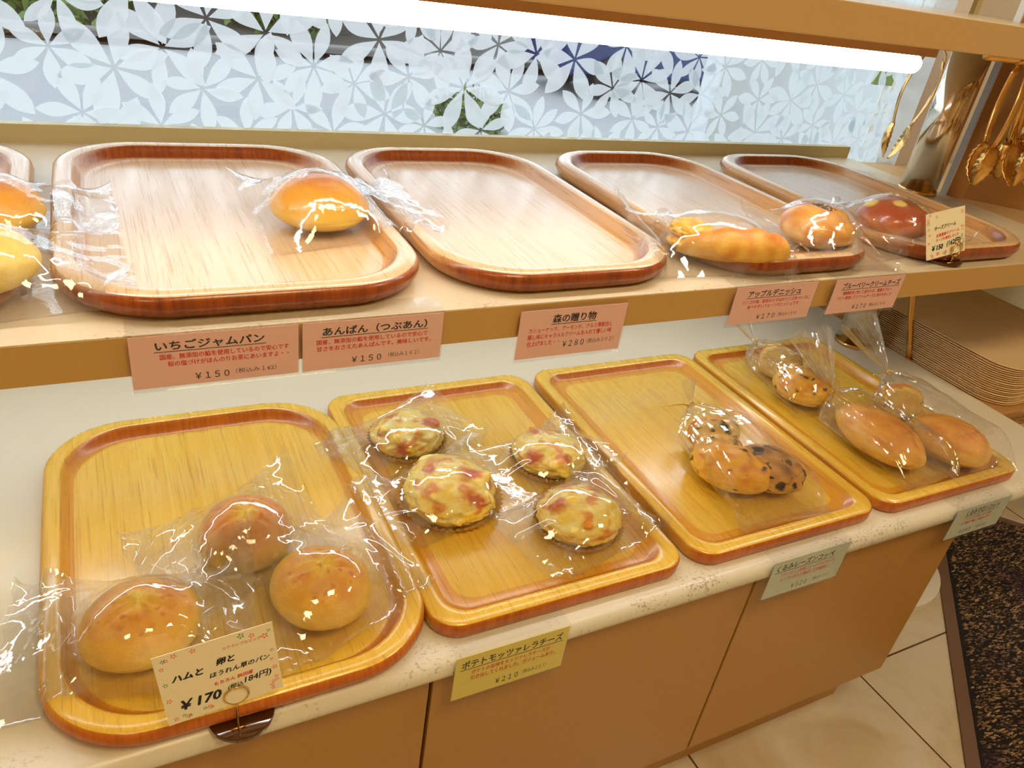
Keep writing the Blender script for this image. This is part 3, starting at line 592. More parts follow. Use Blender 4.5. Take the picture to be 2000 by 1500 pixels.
# ------------------------------------------------------------ plastic bags
def env(x, y, lev):
    h = -1
    for (bx, by, rz, a, b, hh, z0) in BREADS:
        dx, dy = x - bx, y - by
        if abs(z0 - lev) > .1: continue
        if abs(dx) > .1 or abs(dy) > .1: continue
        c, s_ = math.cos(-rz), math.sin(-rz); u = (dx * c - dy * s_) / (a + .001); v = (dx * s_ + dy * c) / (b + .001); q = u * u + v * v
        if q < 1: h = max(h, z0 + hh * (.42 + .58 * math.sqrt(1 - q)) + .002)
    return h
def flat_bag(label, cx, cy, deg, L, W, z, own, seed, lift=(0, 0, 0, 0), crease=.005, nx=44, ny=32, pinch=.10, taper=(1, 1)):
    """rectangular cellophane bag draped over the bread `own` (x,y); lift = corner heights (-x-y, +x-y, +x+y, -x+y)"""
    rr = random.Random(seed); c, s_ = math.cos(math.radians(deg)), math.sin(math.radians(deg))
    U = np.linspace(-1, 1, nx); V = np.linspace(-1, 1, ny); X = np.zeros((nx, ny)); Y = np.zeros((nx, ny)); gr = np.zeros((nx, ny)); ob = np.zeros((nx, ny)); nb = np.zeros((nx, ny))
    for i in range(nx):
        for j in range(ny):
            u, v = U[i], V[j]
            if 0 < i < nx - 1: u += rr.uniform(-.12, .12) * 2 / nx
            if 0 < j < ny - 1: v += rr.uniform(-.12, .12) * 2 / ny
            if i in (0, nx - 1): u += .05 * mn.noise(Vector((v * 4, seed, i)))
            wv = 1 - pinch * math.cos(u * math.pi / 2) + .03 * mn.noise(Vector((u * 3, seed, j // 10)))
            wv *= taper[0] + (taper[1] - taper[0]) * (u + 1) / 2
            lx, ly = u * L / 2, v * W / 2 * wv
            x, y = cx + lx * c - ly * s_, cy + lx * s_ + ly * c; X[i, j] = x; Y[i, j] = y
            g = z + ground(x, y, z) + .0012; gr[i, j] = g; ob[i, j] = max(env(x, y, z), g + .0015)
            dn = math.hypot(x - own[0], y - own[1]); nb[i, j] = g if dn < .062 else max(env(x, y, z) + .001, g)
    ub = (U[:, None] + 1) / 2; vb = (V[None, :] + 1) / 2
    lf_ = lift[0] * (1 - ub) ** 2 * (1 - vb) ** 2 + lift[1] * ub ** 2 * (1 - vb) ** 2 + lift[2] * ub ** 2 * vb ** 2 + lift[3] * (1 - ub) ** 2 * vb ** 2
    ed = np.array([[.004 + .007 * (1 + mn.noise(Vector((U[i] * 5, V[j] * 5, seed * 3.1)))) for j in range(ny)] for i in range(nx)])
    H = ob.copy() + .004
    bt = np.maximum(nb, gr) + lf_
    edge = np.maximum(bt, gr) + np.where(np.abs(U[:, None]) > .99, ed, .0008)
    msk = np.zeros((nx, ny), bool); msk[0] = msk[-1] = True; msk[:, 0] = msk[:, -1] = True
    H[msk] = np.maximum(edge, ob)[msk] * 1.0
    for it in range(420):
        A = H.copy(); A[1:-1, 1:-1] = (H[:-2, 1:-1] + H[2:, 1:-1] + H[1:-1, :-2] + H[1:-1, 2:]) / 4; H = np.maximum(A, ob + .0015); H[msk] = np.maximum(edge, ob)[msk]
    # creases: sharp triangular ridges radiating between the ends and the bread
    lines = [(rr.uniform(0, math.pi), rr.uniform(-.75, .75), rr.uniform(.05, .22), rr.uniform(.3, 1), rr.uniform(-.7, .7), rr.uniform(.2, .8)) for _ in range(20)]
    for i in range(1, nx - 1):
        for j in range(1, ny - 1):
            u, v = U[i], V[j] * .8; e = 0
            for a, o_, w_, am, m0, ml in lines:
                q = abs(u * math.cos(a) + v * math.sin(a) - o_); q2 = abs(-u * math.sin(a) + v * math.cos(a) - m0); e = max(e, am * max(0, 1 - q / w_) * max(0, 1 - (q2 / ml) ** 2) * (w_ / .13))
            e += .30 * mn.noise(Vector((u * 4, v * 4, seed * 5.3))); slack = min(1, max(0, (H[i, j] - ob[i, j]) / .01)) * .8 + .2
            H[i, j] = max(ob[i, j] + .0005, H[i, j] + crease * e * slack)
    B = bt.copy()
    vs = []; fs = []; idx = lambda k, i, j: k * nx * ny + i * ny + j
    for i in range(nx):
        for j in range(ny): vs.append((X[i, j] - cx, Y[i, j] - cy, H[i, j] - z))
    for i in range(nx):
        for j in range(ny): vs.append((X[i, j] - cx, Y[i, j] - cy, (H[i, j] if (j in (0, ny - 1)) else min(B[i, j], H[i, j] - .0004)) - z))
    for k in (0, 1):
        for i in range(nx - 1):
            for j in range(ny - 1):
                a, b, c_, d = idx(k, i, j), idx(k, i + 1, j), idx(k, i + 1, j + 1), idx(k, i, j + 1)
                if rr.random() < .5: fs += [(a, b, c_), (a, c_, d)]
                else: fs += [(a, b, d), (b, c_, d)]
    me = bpy.data.meshes.new('plastic_bag'); me.from_pydata(vs, [], fs)
    return tag(auto_smooth(link('plastic_bag', me, M['film'], loc=(cx, cy, z)), 26), label, 'bag')
flat_bag('clear bag around the golden bun nearest the front left, its end hanging past the tray', -.025, .566, -10, .215, .150, ZC, (-.015, .556), 1, (.0, .01, .012, .02), .006)
flat_bag('clear bag around the browner bun at the back of the three', .080, .652, 16, .190, .140, ZC, (.096, .652), 2, (.0, .005, .055, .02), .007)
flat_bag('clear bag around the brown-capped bun at the right of the round-cornered tray', .150, .563, 24, .185, .150, ZC, (.147, .549), 3, (.01, .0, .030, .04), .006)
flat_bag('clear bag on the cheese bread at the back left', .318, .793, 20, .195, .130, ZC, (.325, .793), 4, (.0, .01, .03, .0), .005)
flat_bag('clear bag on the largest cheese bread, overlapping the back left bag', .322, .668, 14, .180, .135, ZC, (.332, .668), 5, (.01, .0, .03, .01), .006)
flat_bag('clear bag on the cheese bread at the back right', .490, .700, 12, .175, .130, ZC, (.493, .700), 6, (.0, .01, .03, .01), .005)
flat_bag('clear bag on the cheese bread nearest the counter front', .470, .575, 16, .190, .140, ZC, (.468, .576), 7, (.01, .0, .02, .01), .006)
flat_bag('clear bag around the glossy orange-gold bun on the middle shelf', .222, .787, 8, .190, .150, ZS, (.200, .780), 8, (.0, .01, .02, .04), .006)
flat_bag('crumpled clear bag end of the farther left edge bun on the middle shelf', -.083, .790, 2, .185, .120, ZS, (-.096, .790), 9, (.0, .02, .02, .0), .007)
flat_bag('crumpled clear bag end of the nearer left edge bun on the middle shelf', -.083, .668, 4, .190, .125, ZS, (-.098, .668), 10, (.0, .01, .02, .0), .007)
flat_bag('clear bag around the crescent apple danish', .630, .668, -8, .190, .140, ZS, (.643, .663), 11, (.0, .0, .01, .03), .006)
flat_bag('clear bag around the bun with black seeds', .818, .662, -4, .165, .140, ZS, (.812, .664), 12, (.0, .0, .02, .03), .005)
flat_bag('clear bag around the shiny cream-dotted bun behind the price card', .985, .688, 0, .185, .145, ZS, (.985, .685), 13, (.0, .01, .02, .03), .005)

def tied_bag(label, body, neck, flare, halfw, height, seed, tie_dir, fan=.05, z0=ZC + .0095):
    """body: list of (x,y) from bottom seam to shoulder; neck (x,y,z); flare: unit direction of the ruffled top"""
    rr = random.Random(seed); n = 72; rings = []
    pts = [Vector((x, y, 0)) for x, y in body]; neck = Vector(neck); m_ = len(pts)
    pl = [rr.uniform(.2, 1) for _ in range(n)]
    for k in range(17):
        t_ = k / 16; q = t_ * (m_ - 1); i = min(int(q), m_ - 2); c = pts[i].lerp(pts[i + 1], q - i); tn = (pts[i + 1] - pts[i]).normalized(); sd = Vector((-tn.y, tn.x, 0))
        wd = halfw * (1.12 if t_ < .08 else 1 + .10 * math.cos(t_ * 3)) ; hh = height * (math.sin(min(1, (t_ + .03) * 3.2) * math.pi / 2)) ** .8
        cz = z0 + hh / 2 + .001; ring = []
        for j in range(n):
            a = 2 * math.pi * j / n; f_ = 1 + .05 * mn.noise(Vector((math.cos(a) * 3, math.sin(a) * 3, t_ * 7 + seed))) + rr.uniform(-.004, .006) + .11 * (pl[j] - .5) * max(.12, t_ ** 1.3)
            ca_, sa = math.cos(a), math.sin(a); p = c + sd * wd * f_ * math.copysign(abs(ca_) ** .75, ca_); zz = cz + hh / 2 * f_ * math.copysign(abs(sa) ** .8, sa); zz = max(zz, z0 + .0008)
            if sa > 0: zz = max(zz, min(env(p.x, p.y, z0) + .0015, z0 + height * 1.15))
            ring.append((p.x, p.y, zz))
        rings.append(ring)
    last = rings[-1]; lc = sum((Vector(p) for p in last), Vector()) / n
    fd = Vector(flare).normalized(); up = fd.cross(Vector((0, 0, 1))).normalized(); vp = up.cross(fd)
    nk = [neck + (up * math.cos(2 * math.pi * (j / n)) + vp * math.sin(2 * math.pi * j / n)) * (.0035 + .001 * (j % 2)) for j in range(n)]
    tnl = (pts[-1] - pts[-2]).normalized(); sdl = Vector((-tnl.y, tnl.x, 0))
    nk = [neck + (sdl * math.cos(2 * math.pi * j / n) + Vector((0, 0, 1)) * math.sin(2 * math.pi * j / n)) * (.0035 + .0012 * (j % 2)) for j in range(n)]
    for k in range(1, 8):
        t_ = k / 8; e = t_ ** .8
        rings.append([tuple(Vector(last[j]).lerp(nk[j], e) + (Vector(last[j]) - lc) * .34 * (pl[j] - .5) * math.sin(math.pi * t_)) for j in range(n)])
    rings.append([tuple(p) for p in nk])
    side = fd.cross(Vector((0, 0, 1))).normalized(); upv = side.cross(fd)
    for k in range(1, 7):
        t_ = k / 6; ring = []
        for j in range(n):
            a = 2 * math.pi * j / n; w_ = fan * (t_ ** .85); ln = fan * 1.7 * t_ * (1 + .25 * (pl[j] - .5)); zz = (1 if j % 2 else -1) * .08 * w_ * pl[j]
            p = neck + fd * ln + side * w_ * math.cos(a) * .75 + upv * (w_ * .38 * math.sin(a) + zz) + side * .06 * w_ * (pl[(j * 7) % n] - .5)
            ring.append(tuple(p))
        rings.append(ring)
    mb = MB(); mb.loft(rings, 0, True, False); o = Vector((body[0][0], body[0][1], z0))
    mb.v = [tuple(Vector(v) - o) for v in mb.v]
    me = bpy.data.meshes.new('bag_film'); me.from_pydata(mb.v, [], mb.f)
    r = empty('tied_plastic_bag', o); tag(r, label, 'bag')
    link('bag_film', me, M['film_tied'], r)
    t = MB(); q = neck - o; loop = []
    for k in range(25): a = 2 * math.pi * k / 24 * 1.0; loop.append(q + sdl * .0052 * math.cos(a) + Vector((0, 0, 1)) * .0052 * math.sin(a) + tnl * .0006 * k / 6)
    t.tube(loop, .0011, 6); td = Vector(tie_dir)
    t.tube([q + sdl * .004, q + td * .35 + Vector((0, 0, .003)), q + td * .7 + Vector((0, 0, .002)), q + td], .0009, 6)
    t.tube([q - sdl * .004, q - td * .15 + Vector((0, 0, .006)), q - td * .3 + Vector((0, 0, .003))], .0009, 6)
    t.build('twist_tie', M['tie'], r, True)
tied_bag('clear tied bag holding the raisin loaf on the third lower tray', [(.735, .490), (.740, .575), (.752, .668)], (.738, .712, .585), (-.2, .35, 1), .066, .064, 1, (-.045, .012, -.002), .022)
tied_bag('clear tied bag holding the sliced walnut roll, its knot tipped back toward the shelf', [(1.005, .690), (1.008, .77), (1.020, .835)], (1.028, .885, .567), (-.35, .8, .75), .053, .062, 2, (-.02, -.02, -.022), .030)
tied_bag('clear tied bag holding the long walnut roll, film fanned above its gold tie', [(1.030, .488), (1.022, .59), (1.022, .665)], (1.030, .700, .572), (-.05, .75, .7), .058, .066, 3, (.012, -.03, -.004), .060)
tied_bag('clear tied bag holding the round walnut roll and cut piece at the right end', [(1.135, .472), (1.135, .56), (1.150, .660)], (1.165, .705, .590), (-.12, .8, .55), .066, .068, 4, (-.045, -.002, .003), .058)

# ------------------------------------------------------------ price labels and cards
def text(body, mt, parent, cx, cy, width=None, height=None, name='lettering', bold=0, y=-.0006, shear=0, align=None, ext=.00008, rot=0):
    """lettering in the parent's XZ plane, facing -Y; fitted to width"""
    cu = bpy.data.curves.new(name, 'FONT'); cu.body = body; cu.size = 1; cu.shear = shear; cu.resolution_u = 2; cu.fill_mode = 'FRONT'
    ob = bpy.data.objects.new(name, cu); COL.objects.link(ob); dg = bpy.context.evaluated_depsgraph_get(); dg.update()
    me = bpy.data.meshes.new_from_object(ob.evaluated_get(dg)); bpy.data.objects.remove(ob)
    co_ = np.array([v.co[:] for v in me.vertices])
    if len(co_) == 0: return None
    mnx, mxx, mny, mxy = co_[:, 0].min(), co_[:, 0].max(), co_[:, 1].min(), co_[:, 1].max(); s_ = width / (mxx - mnx) if width else height / (mxy - mny)
    sy = s_ if not (width and height) else height / (mxy - mny)
    a, b = (mnx + mxx) / 2, (mny + mxy) / 2; cr, sr = math.cos(rot), math.sin(rot)
    for v in me.vertices:
        p, q = (v.co.x - a) * s_, (v.co.y - b) * sy; v.co = (cx + p * cr - q * sr, y, cy + p * sr + q * cr)
    if bold: # heavier strokes: the lettering laid over itself with a small sideways shift
        bm = bmesh.new(); bm.from_mesh(me); g0 = bm.verts[:] + bm.edges[:] + bm.faces[:]; sh = bold * s_
        for i, (dx, dz) in enumerate(((1, 0), (-1, 0), (0, .8), (0, -.8))):
            d = bmesh.ops.duplicate(bm, geom=g0)
            for v in d['geom']:
                if isinstance(v, bmesh.types.BMVert): v.co += Vector((dx * sh, -.00001 * (i + 1), dz * sh))
        bm.to_mesh(me); bm.free()
    me.materials.clear(); return link(name, me, mt, parent)
def price_label(x0, x1, zt, zb, y, paper, title, lines, price, label, tw=(.16, .80), lx=None, tax=None, extra=.0, topz=0):
    W = x1 - x0; Hh = zt - zb; r = empty('price_label', ((x0 + x1) / 2, y, zb)); tag(r, label, 'price label')
    f = MB(); f.box((-W / 2 + .001, -.0004, .001), (W / 2 - .001, 0, Hh - .001)); f.build('paper_insert', paper, r)
    f = MB(); ex = .003
    f.box((-W / 2 - extra, -.0022, -ex * .4), (W / 2, -.0012, Hh + .001)); f.box((-W / 2 - extra, .0004, -ex * .4), (W / 2, .0012, Hh + .001)); f.box((-W / 2 - extra, -.0022, -ex * .4 - .0008), (W / 2, .0012, -ex * .4))
    f.box((-W / 2 - extra, .0004, Hh + .001), (W / 2, topz + .03, Hh + .0016))
    bevel(f.build('acrylic_holder', M['acrylic'], r), .0003, 1)
    yy = -.0005; X = lambda u: -W / 2 + u * W
    text(title, M['ink'], r, X(sum(tw) / 2), Hh * .79, W * (tw[1] - tw[0]), Hh * .17, 'title_lettering', .028, yy)
    f = MB(); f.box((X(tw[0] - .01), -.0006, Hh * .675), (X(tw[1] + .01), -.0004, Hh * .685)); f.build('underline', M['ink'], r)
    for i, (s_, a, b) in enumerate(lines): text(s_, M['red'], r, X((a + b) / 2), Hh * (.585 - .135 * i), W * (b - a), Hh * .10, 'description_lettering', .022, yy)
    s_, a, b, zf = price; text(s_, M['ink'], r, X((a + b) / 2), Hh * zf, W * (b - a), Hh * .125, 'price_lettering', .012, yy)
    if tax: s_, a, b, zf = tax; text(s_, M['ink'], r, X((a + b) / 2), Hh * zf, W * (b - a), Hh * .10, 'tax_lettering', .0, yy)
    return r
pk = M['paper_pink']; YU = .578; HU = ZS + .0005
price_label(.002, .1325, HU + .0015, .797, YU, pk, 'いちごジャムパン', [('国産、無添加の餡を使用しているので安心です', .17, .93), ('桜の塩づけがほんのりお茶にあいますよ・・', .21, .93)], ('￥１５０', .36, .56, .17), 'pink price label for strawberry jam bread, leftmost on the middle shelf edge', (.15, .78), tax=('（税込み１62）', .60, .85, .19))
price_label(.134, .2635, HU + .0015, .797, YU, pk, 'あんぱん（つぶあん）', [('国産、無添加の餡を使用しているので安心で', .10, .88), ('甘さをおさえたあんぱんです。美味しいです。', .10, .91)], ('￥１５０', .34, .55, .17), 'pink price label for bean paste bun, second from left on the middle shelf edge', (.14, .87), tax=('（税込み１６２）', .60, .83, .19))
price_label(.343, .470, ZS - .005, .783, .579, pk, '森の贈り物', [('カシューナッツ、アーモンド、クルミ等配合し', .10, .88), ('隠し味にキャラメルクリームを入れて優しい味', .10, .88), ('仕上げました・・', .10, .39)], ('￥２８０', .43, .63, .25), 'pink price label with a short four-character title in the middle of the shelf edge', (.30, .70), tax=('（税込み３０２）', .66, .92, .26))
price_label(.614, .743, HU + .0015, .797, YU, pk, 'アップルデニッシュ', [('リンゴの地、秋田ならではのリンゴをベースに', .12, .94), ('食べやすいフルーツデニッシュです', .19, .82)], ('￥１７０', .34, .56, .17), 'pink price label for apple danish, below the danish tray', (.16, .80), tax=('（税込み１８４）', .60, .84, .18), extra=.003)
price_label(.773, .900, HU + .0015, .797, YU, pk, 'ブルーベリークリームチーズ', [('眼精疲労に効くと言われる、豊富のブルー', .16, .86), ('ベリー使用してクリームチーズと合わせました', .10, .88)], ('￥１７０', .36, .56, .17), 'pink price label for blueberry cream cheese, rightmost on the middle shelf edge', (.12, .94), tax=('（税込み１８４）', .60, .85, .18), extra=.004)
YL = .4435
price_label(.252, .384, .5345, .470, YL, M['paper_yellow'], 'ポテトモッツァレラチーズ', [('ポテトの旨味をモッツァレラチーズが', .15, .84), ('引き出してくれました。ボリュームあり。', .15, .90)], ('￥２１０', .38, .58, .17), 'yellow price label for potato mozzarella bread on the counter edge', (.06, .94), tax=('（税込み２２７）', .62, .84, .19))
price_label(.676, .812, .5345, .470, YL, M['paper_blue'], 'くるみレーズンコッペ', [('フランスパン生地にたっぷりのクルミと', .14, .86), ('レーズンが入り香ばしさが格別に・・', .17, .86)], ('￥３２０', .36, .56, .17), 'pale grey-green price label for raisin loaf on the counter edge', (.06, .80), tax=('（税込み３４６）', .64, .86, .18), extra=.003)
price_label(1.036, 1.166, .5290, .470, YL, M['paper_blue'], 'くるみマロンコッペ', [('フランスパン生地にクルミと栗が', .22, .72), ('入り素朴で優しい味わいです', .20, .72)], ('￥３４０', .25, .45, .17), 'pale price label at the right end of the counter edge, above the mat', (.20, .80), tax=('（税込み３６７）', .56, .76, .18), extra=.004)
def stand_card(loc_base, center, w_, h_, yaw, lean, roll, label, content, seed, ringc):
    r = empty('price_card_stand', loc_base); tag(r, label, 'price card')
    f = MB(); f.tube([(0, 0, 0), (0, 0, .001), (0, 0, .004), (0, 0, .0046)], [.027, .028, .028, .0268], 40); auto_smooth(f.build('base', M['base'], r))
    rc = Vector(ringc) - Vector(loc_base); f = MB()
    for dy in (-.0012, .0012):
        f.tube([rc + Vector((.0098 * math.cos(a), dy, .0098 * math.sin(a))) for a in [2 * math.pi * k / 28 for k in range(29)]], .0008, 8)
    f.tube([rc + Vector((0, 0, -.0098)), rc + Vector((0, 0, -.0098)) * .5 + Vector((0, 0, -.006)) + Vector((rc.x * 0, 0, 0)), (rc.x, rc.y, .004)], .001, 8)
    f.tube([(rc.x - .006, rc.y, .0055), (rc.x + .006, rc.y, .0055)], .001, 8); f.build('ring_clip', M['gold'], r, True)
    c = MB(); c.box((-w_ / 2, -.0003, -h_ / 2), (w_ / 2, .0003, h_ / 2)); card = c.build('card', M['paper_cream'], r)
    card.location = Vector(center) - Vector(loc_base); card.rotation_euler = (lean, roll, yaw)
    rr = random.Random(seed); fl = {'coral': MB(), 'green': MB()}
    for k in range(26):
        side = rr.choice('lrtb'); u = rr.uniform(-.46, .46); e = rr.uniform(.40, .46)
        px, pz = {'l': (-e * w_, u * h_), 'r': (e * w_, u * h_), 't': (u * w_, e * .98 * h_), 'b': (u * w_, -e * .98 * h_)}[side]; rad = rr.uniform(.0016, .0030); a0 = rr.uniform(0, 6)
        for p in range(5):
            a = a0 + p * 2 * math.pi / 5; d, nrm = (math.cos(a), math.sin(a)), (-math.sin(a), math.cos(a))
            q = [(px + d[0] * rad * t_ + nrm[0] * rad * w2, pz + d[1] * rad * t_ + nrm[1] * rad * w2) for t_, w2 in ((.12, 0), (.7, .26), (1, .1), (1, -.1), (.7, -.26))]
            fl['green' if k % 4 == 0 else 'coral'].add([(x, -.00035, z_) for x, z_ in q], [(0, 1, 2, 3, 4)])
    for k_, mb in fl.items(): tag(mb.build('flower_print', M[k_], card), kind='stuff')
    for body, mt, cx, cz, wd, bold, rot in content: text(body, M[mt], card, cx * w_, cz * h_, wd * w_, None, 'handwriting', bold, -.00042, .25, rot=rot)
stand_card((.054, .458, ZC), (.0385, .4445, .604), .0905, .0745, 0, math.radians(-6), math.radians(-5), 'cream handwritten card in a gold ring clip before the left tray, with small printed flowers', [
    ('スクランブルエッグ', 'red', .22, .34, .34, .01, 0), ('ハムと', 'ink', -.26, .13, .26, .05, 0), ('卵と', 'ink', .06, .18, .16, .05, 0), ('ほうれん草のパン', 'ink', .17, .03, .52, .03, .03),
    ('もちろん 秋田産', 'red', .10, -.11, .34, .03, .03), ('￥170', 'ink', -.20, -.27, .34, .04, 0), ('(税込', 'ink', .10, -.23, .13, .02, 0), ('184円)', 'ink', .30, -.20, .24, .02, .03)], 5, (.049, .442, .577))
stand_card((1.014, .614, ZS), (.982, .602, .888), .073, .060, math.radians(0), math.radians(-20), math.radians(-9), 'cream handwritten card in a gold ring clip before the cream-dotted bun on the middle shelf', [
    ('チーズクリーム', 'ink', -.02, .16, .55, .04, .05), ('北海道産のクリーム', 'red', .04, .0, .6, .03, .05), ('チーズを使用しました', 'red', .04, -.10, .6, .03, .05), ('￥150', 'ink', -.22, -.27, .28, .05, .03), ('(162円)', 'ink', .2, -.24, .36, .04, .05)], 8, (1.004, .592, .868))

# ------------------------------------------------------------ right hand side: tray stack, tongs, panels
ts = empty('tray_stand', (1.49, .78, 0)); tag(ts, 'pedestal stand with a round white base carrying the stack of beige trays', 'stand')
f = MB(); f.tube([(0, 0, 0), (0, 0, .002), (0, 0, .016), (0, 0, .019)], [.17, .173, .173, .168], 64); auto_smooth(f.build('round_base', M['white'], ts))
f = MB(); f.tube([(.1, 0, .018), (.1, 0, .505)], .03, 24); f.build('column', M['chrome'], ts, True)
f = MB(); f.box((-.09, -.165, .503), (.40, .29, .525)); bevel(f.build('stand_top', M['brown'], ts), .003)
f = MB(); f.tube([(-.085, -.172, .500), (.40, -.172, .500)], .009, 16); f.build('front_rail', M['chrome'], ts, True)
def ptray_mesh():
    base = rrect(.345, .355, .055, 10); pr = [(.014, .0003), (.011, .0004), (.0095, .0010), (0, .0014), (0, .0024), (.001, .0028), (.003, .0028), (.0085, .0020), (.012, .0016), (.03, .0016)]
    rings = [[(x * (1 - 2 * i / .345), y * (1 - 2 * i / .355), z) for x, y in base] for i, z in pr]; mb = MB(); mb.loft(rings); return mb.mesh('plastic_tray')
pm = ptray_mesh(); pm.materials.append(M['plastic_tray']); pm.polygons.foreach_set('use_smooth', [True] * len(pm.polygons)); NST = 19; ORD = 'first second third fourth fifth sixth seventh eighth ninth tenth eleventh twelfth thirteenth fourteenth fifteenth sixteenth seventeenth eighteenth nineteenth'.split(); rr = random.Random(4)
for k in range(NST):
    o = bpy.data.objects.new('serving_tray', pm); COL.objects.link(o); o.location = (1.573 + rr.uniform(-.001, .001), .808 + rr.uniform(-.001, .001), ZC - .0015 + k * .0041); o.rotation_euler = (0, 0, rr.uniform(-.003, .003))
    tag(o, 'beige plastic serving tray, topmost of the stack beside the metal post' if k == NST - 1 else ('beige plastic serving tray, lowest of the stack, touching the stand' if k == 0 else 'beige plastic serving tray, %s from the top of the stack beside the metal post' % ORD[NST - 1 - k]), 'tray', 'stacked beige serving trays')
gr_ = empty('guard_rod', (1.41, .824, .521)); tag(gr_, 'thin leaning gold rod in front of the stacked plastic trays', 'rod')
f = MB(); f.tube([(-.012, -.004, .006), (-.012, .010, .04), (-.012, .032, .09), (-.012, .045, .125), (-.012, .06, .17), (-.012, .075, .24)], .0055, 12); f.build('rod', M['gold'], gr_, True)
f = MB(); f.tube([(-.012, -.004, .0055), (-.012, -.004, .008)], .008, 14); f.build('foot', M['gold'], gr_)
# ledge and panels beside the shelf
f = MB(); f.box((1.3925, .60, .815), (2.3, 1.12, .835)); o = f.build('side_ledge', M['shelf_plain']); tag(o, 'beige ledge beside the right end of the middle shelf, below the hanging tongs', 'ledge')
f = MB(); f.box((1.390, .884, .8355), (1.3935, .896, 1.40), 1); f.box((1.3935, .886, .8355), (1.452, .896, 1.40)); f.add([(1.452, .886, .8355), (1.98, .400, .8355), (1.99, .410, .8355), (1.452, .896, .8355), (1.452, .886, 1.40), (1.98, .400, 1.40), (1.99, .410, 1.40), (1.452, .896, 1.40)],
    [(0, 3, 2, 1), (4, 5, 6, 7), (0, 1, 5, 4), (1, 2, 6, 5), (2, 3, 7, 6), (3, 0, 4, 7)])
o = f.build('partition', [M['brown'], M['white']]); tag(o, 'tan partition with a white edge standing behind the hanging tongs', 'partition')
f = MB(); f.tube([(1.20, .79, 1.090), (1.75, .79, 1.090)], .008, 16); o = f.build('hanging_rail', M['gold'], smooth=True); tag(o, 'gold rail that the cluster of tongs hangs from', 'rail')
def tong_mesh():
    """tongs hanging down from a bent spring top at the origin; length about .20"""
    fr_ = MB(); pts_ = []
    for k in range(13): a = math.pi * k / 12; pts_.append((.020 * math.cos(a), 0, -.02 + .020 * math.sin(a)))
    rings = [[(x * 1.00, -.0055, z), (x * .90, -.0055, z), (x * .90, .0055, z), (x * 1.0, .0055, z)] for x, y, z in pts_]
    rings = [[(x, -.0055, z), (x * .93, -.0055, -.02 + (z + .02) * .93), (x * .93, .0055, -.02 + (z + .02) * .93), (x, .0055, z)] for x, y, z in pts_]
    fr_.loft(rings)
    arms = []
    for s_ in (-1, 1):
        a = MB(); rg = []
        for k in range(9):
            t_ = k / 8; x = s_ * (.0193 - .004 * t_ + .010 * math.sin(math.pi * t_)); z = -.02 - .115 * t_; w_ = .0052 - .001 * t_
            rg.append([(x - .0008, -w_, z), (x + .0008, -w_, z), (x + .0008, w_, z), (x - .0008, w_, z)])
        a.loft(rg); c = MB(); rg = []
        for k in range(15):
            t_ = k / 14; z = -.133 - .062 * t_; x = s_ * (.0155 - .010 * t_ * t_ * 1.1); w_ = .004 + .0125 * math.sin(math.pi * min(1, t_ * 1.02 + .04)) ** .7 * (1 + .12 * (1 if k % 2 else -1)); d = s_ * .006 * math.sin(math.pi * t_)
            rg.append([(x + d * .2, -w_, z), (x + d, -w_ * .5, z), (x + d * 1.2, 0, z), (x + d, w_ * .5, z), (x + d * .2, w_, z), (x + d - s_ * .0012, w_ * .5, z), (x + d * 1.2 - s_ * .0012, 0, z), (x + d - s_ * .0012, -w_ * .5, z)])
        c.loft(rg); arms.append((a.mesh('arm'), c.mesh('claw')))
    return fr_.mesh('spring_bend'), arms
TM = tong_mesh()
for me_ in [TM[0]] + [m_ for p in TM[1] for m_ in p]: me_.materials.append(M['gold']); me_.polygons.foreach_set('use_smooth', [True] * len(me_.polygons))
def tongs(loc, rz, rx, ry, label, group, s_=1):
    r = empty('tongs', loc, rz); r.rotation_euler = (rx, ry, rz); r.scale = (s_,) * 3; tag(r, label, 'tongs', group)
    for nm, me_ in [('spring_bend', TM[0])] + [(n_, m_) for p in TM[1] for n_, m_ in zip(('arm', 'claw'), p)]:
        o = bpy.data.objects.new(nm, me_); COL.objects.link(o); o.parent = r
tongs((1.375, 1.0, 1.078), -.5, 0, math.radians(6), 'gold tongs hanging alone between the window and the thick post', None, 1.05)
tongs((1.286, .78, 1.100), 1.0, 0, math.radians(0), 'gold tongs nearest the thick post in the hanging cluster', 'tongs hanging from the rail', 1.05)
for k, (x, ry, rz) in enumerate(((1.325, -.20, .4), (1.345, .24, 1.3), (1.375, -.10, .2), (1.40, .20, .9), (1.43, .0, 1.2), (1.46, .15, .3))):
    tongs((x, .785 + .004 * (k % 3), 1.100), rz, .05 * (k % 3 - 1), ry, 'gold tongs, %s from the left in the hanging cluster at the right edge' % ORD[k + 1], 'tongs hanging from the rail', 1.03)
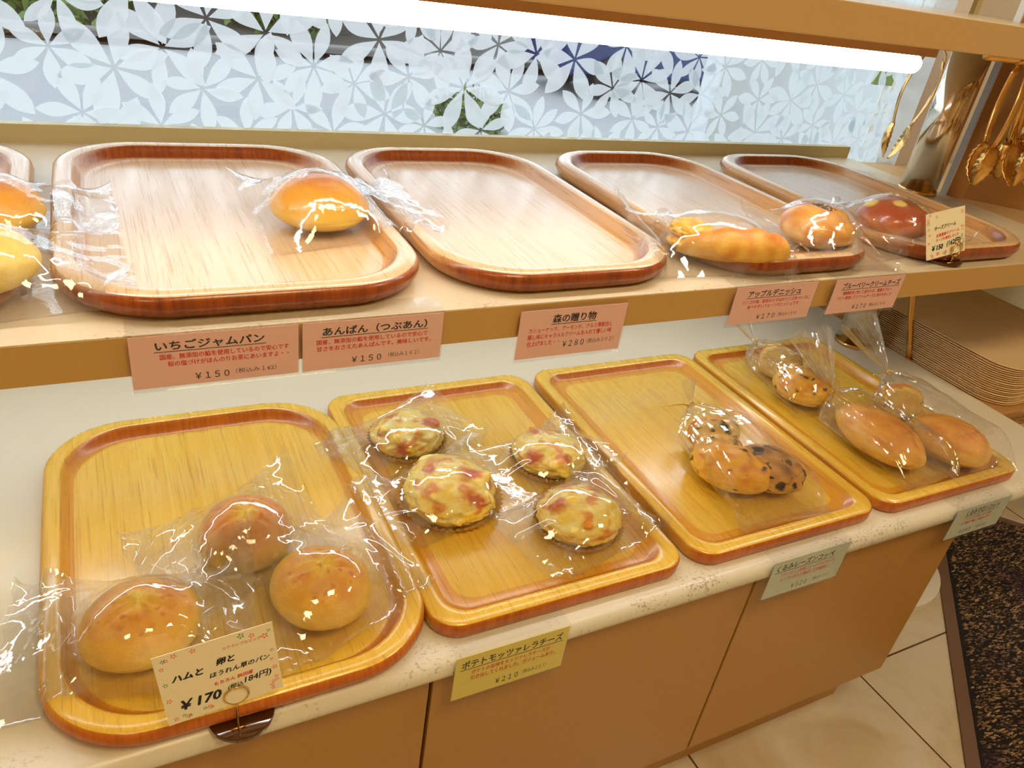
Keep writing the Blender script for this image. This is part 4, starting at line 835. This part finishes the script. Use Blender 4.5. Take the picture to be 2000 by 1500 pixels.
# mat, far skirting
mt_ = empty('floor_mat', (1.89, .901, 0)); mt_.rotation_euler = (0, 0, math.atan2(-.745, .667)); tag(mt_, 'dark speckled pile door mat with a ribbed rubber border on the tiled floor', 'mat')
f = MB(); W_, L2 = 1.3, .90; f.box((0, -L2, .0), (W_, 0, .004)); bo = f.build('rubber_border', None or mat('rubber_border', srgb(120, 92, 78), .7), mt_)
me = bpy.data.meshes.new('pile'); vs = []; fs = []; cols = []; rr = random.Random(11)
for k in range(46000):
    x = rr.uniform(.028, W_ - .028); y = rr.uniform(-L2 + .028, -.028); a = rr.uniform(-.5, .9); l = rr.uniform(.006, .011); w2 = .0016; dx, dy = math.cos(a) * l, math.sin(a) * l; b = len(vs); h = rr.uniform(.006, .011)
    if x > .85: 
        if rr.random() < .7: continue
    vs += [(x - dy * .2, y + dx * .2, .004), (x + dy * .2, y - dx * .2, .004), (x + dx + dy * .15, y + dy - dx * .15, h), (x + dx - dy * .15, y + dy + dx * .15, h)]; fs.append((b, b + 1, b + 2, b + 3))
    nn_ = mn.noise(Vector((x * 5, y * 5, 0))); c = rr.choice([L_(40, 34, 32), L_(60, 48, 42), L_(140, 112, 84), L_(190, 156, 120), L_(96, 76, 62)]); c = lerp(c, L_(70, 44, 74), max(0, nn_ * 1.6)); cols += [c] * 4
me.from_pydata(vs, [], fs); ca = me.color_attributes.new('Col', 'FLOAT_COLOR', 'POINT')
for i, c in enumerate(cols): ca.data[i].color = (*c, 1)
pm_ = mat('pile', (1, 1, 1, 1), .95); t = NT(pm_); at = t.new('ShaderNodeAttribute', attribute_name='Col'); t.l.new(at.outputs[0], t.b.inputs['Base Color'])
tag(link('pile', me, pm_, mt_), kind='stuff')
f = MB(); f.box((.026, -L2 + .026, .004), (W_ - .026, -.026, .0055)); f.build('pile_backing', mat('pile_backing', (.012, .010, .012, 1), .95), mt_)
f = MB(); f.box((2.12, .74, 0), (3.5, 1.13, .03)); bb = tag(f.build('low_plinth', M['white']), 'white plinth along the floor beyond the mat at the right edge', 'plinth')
f = MB(); f.box((2.16, .78, .03), (3.5, 1.13, .34)); o = f.build('low_cabinet', M['wall']); tag(o, 'pale cabinet beyond the mat at the right edge', 'cabinet')
ceil_lamp(.35, -.45, .5, 'square ceiling lamp above the customer side of the counter')
ceil_lamp(-.9, -.9, .4, 'square ceiling lamp behind the left end of the counter')
ceil_lamp(1.9, -.3, .4, 'square ceiling lamp above the floor mat')
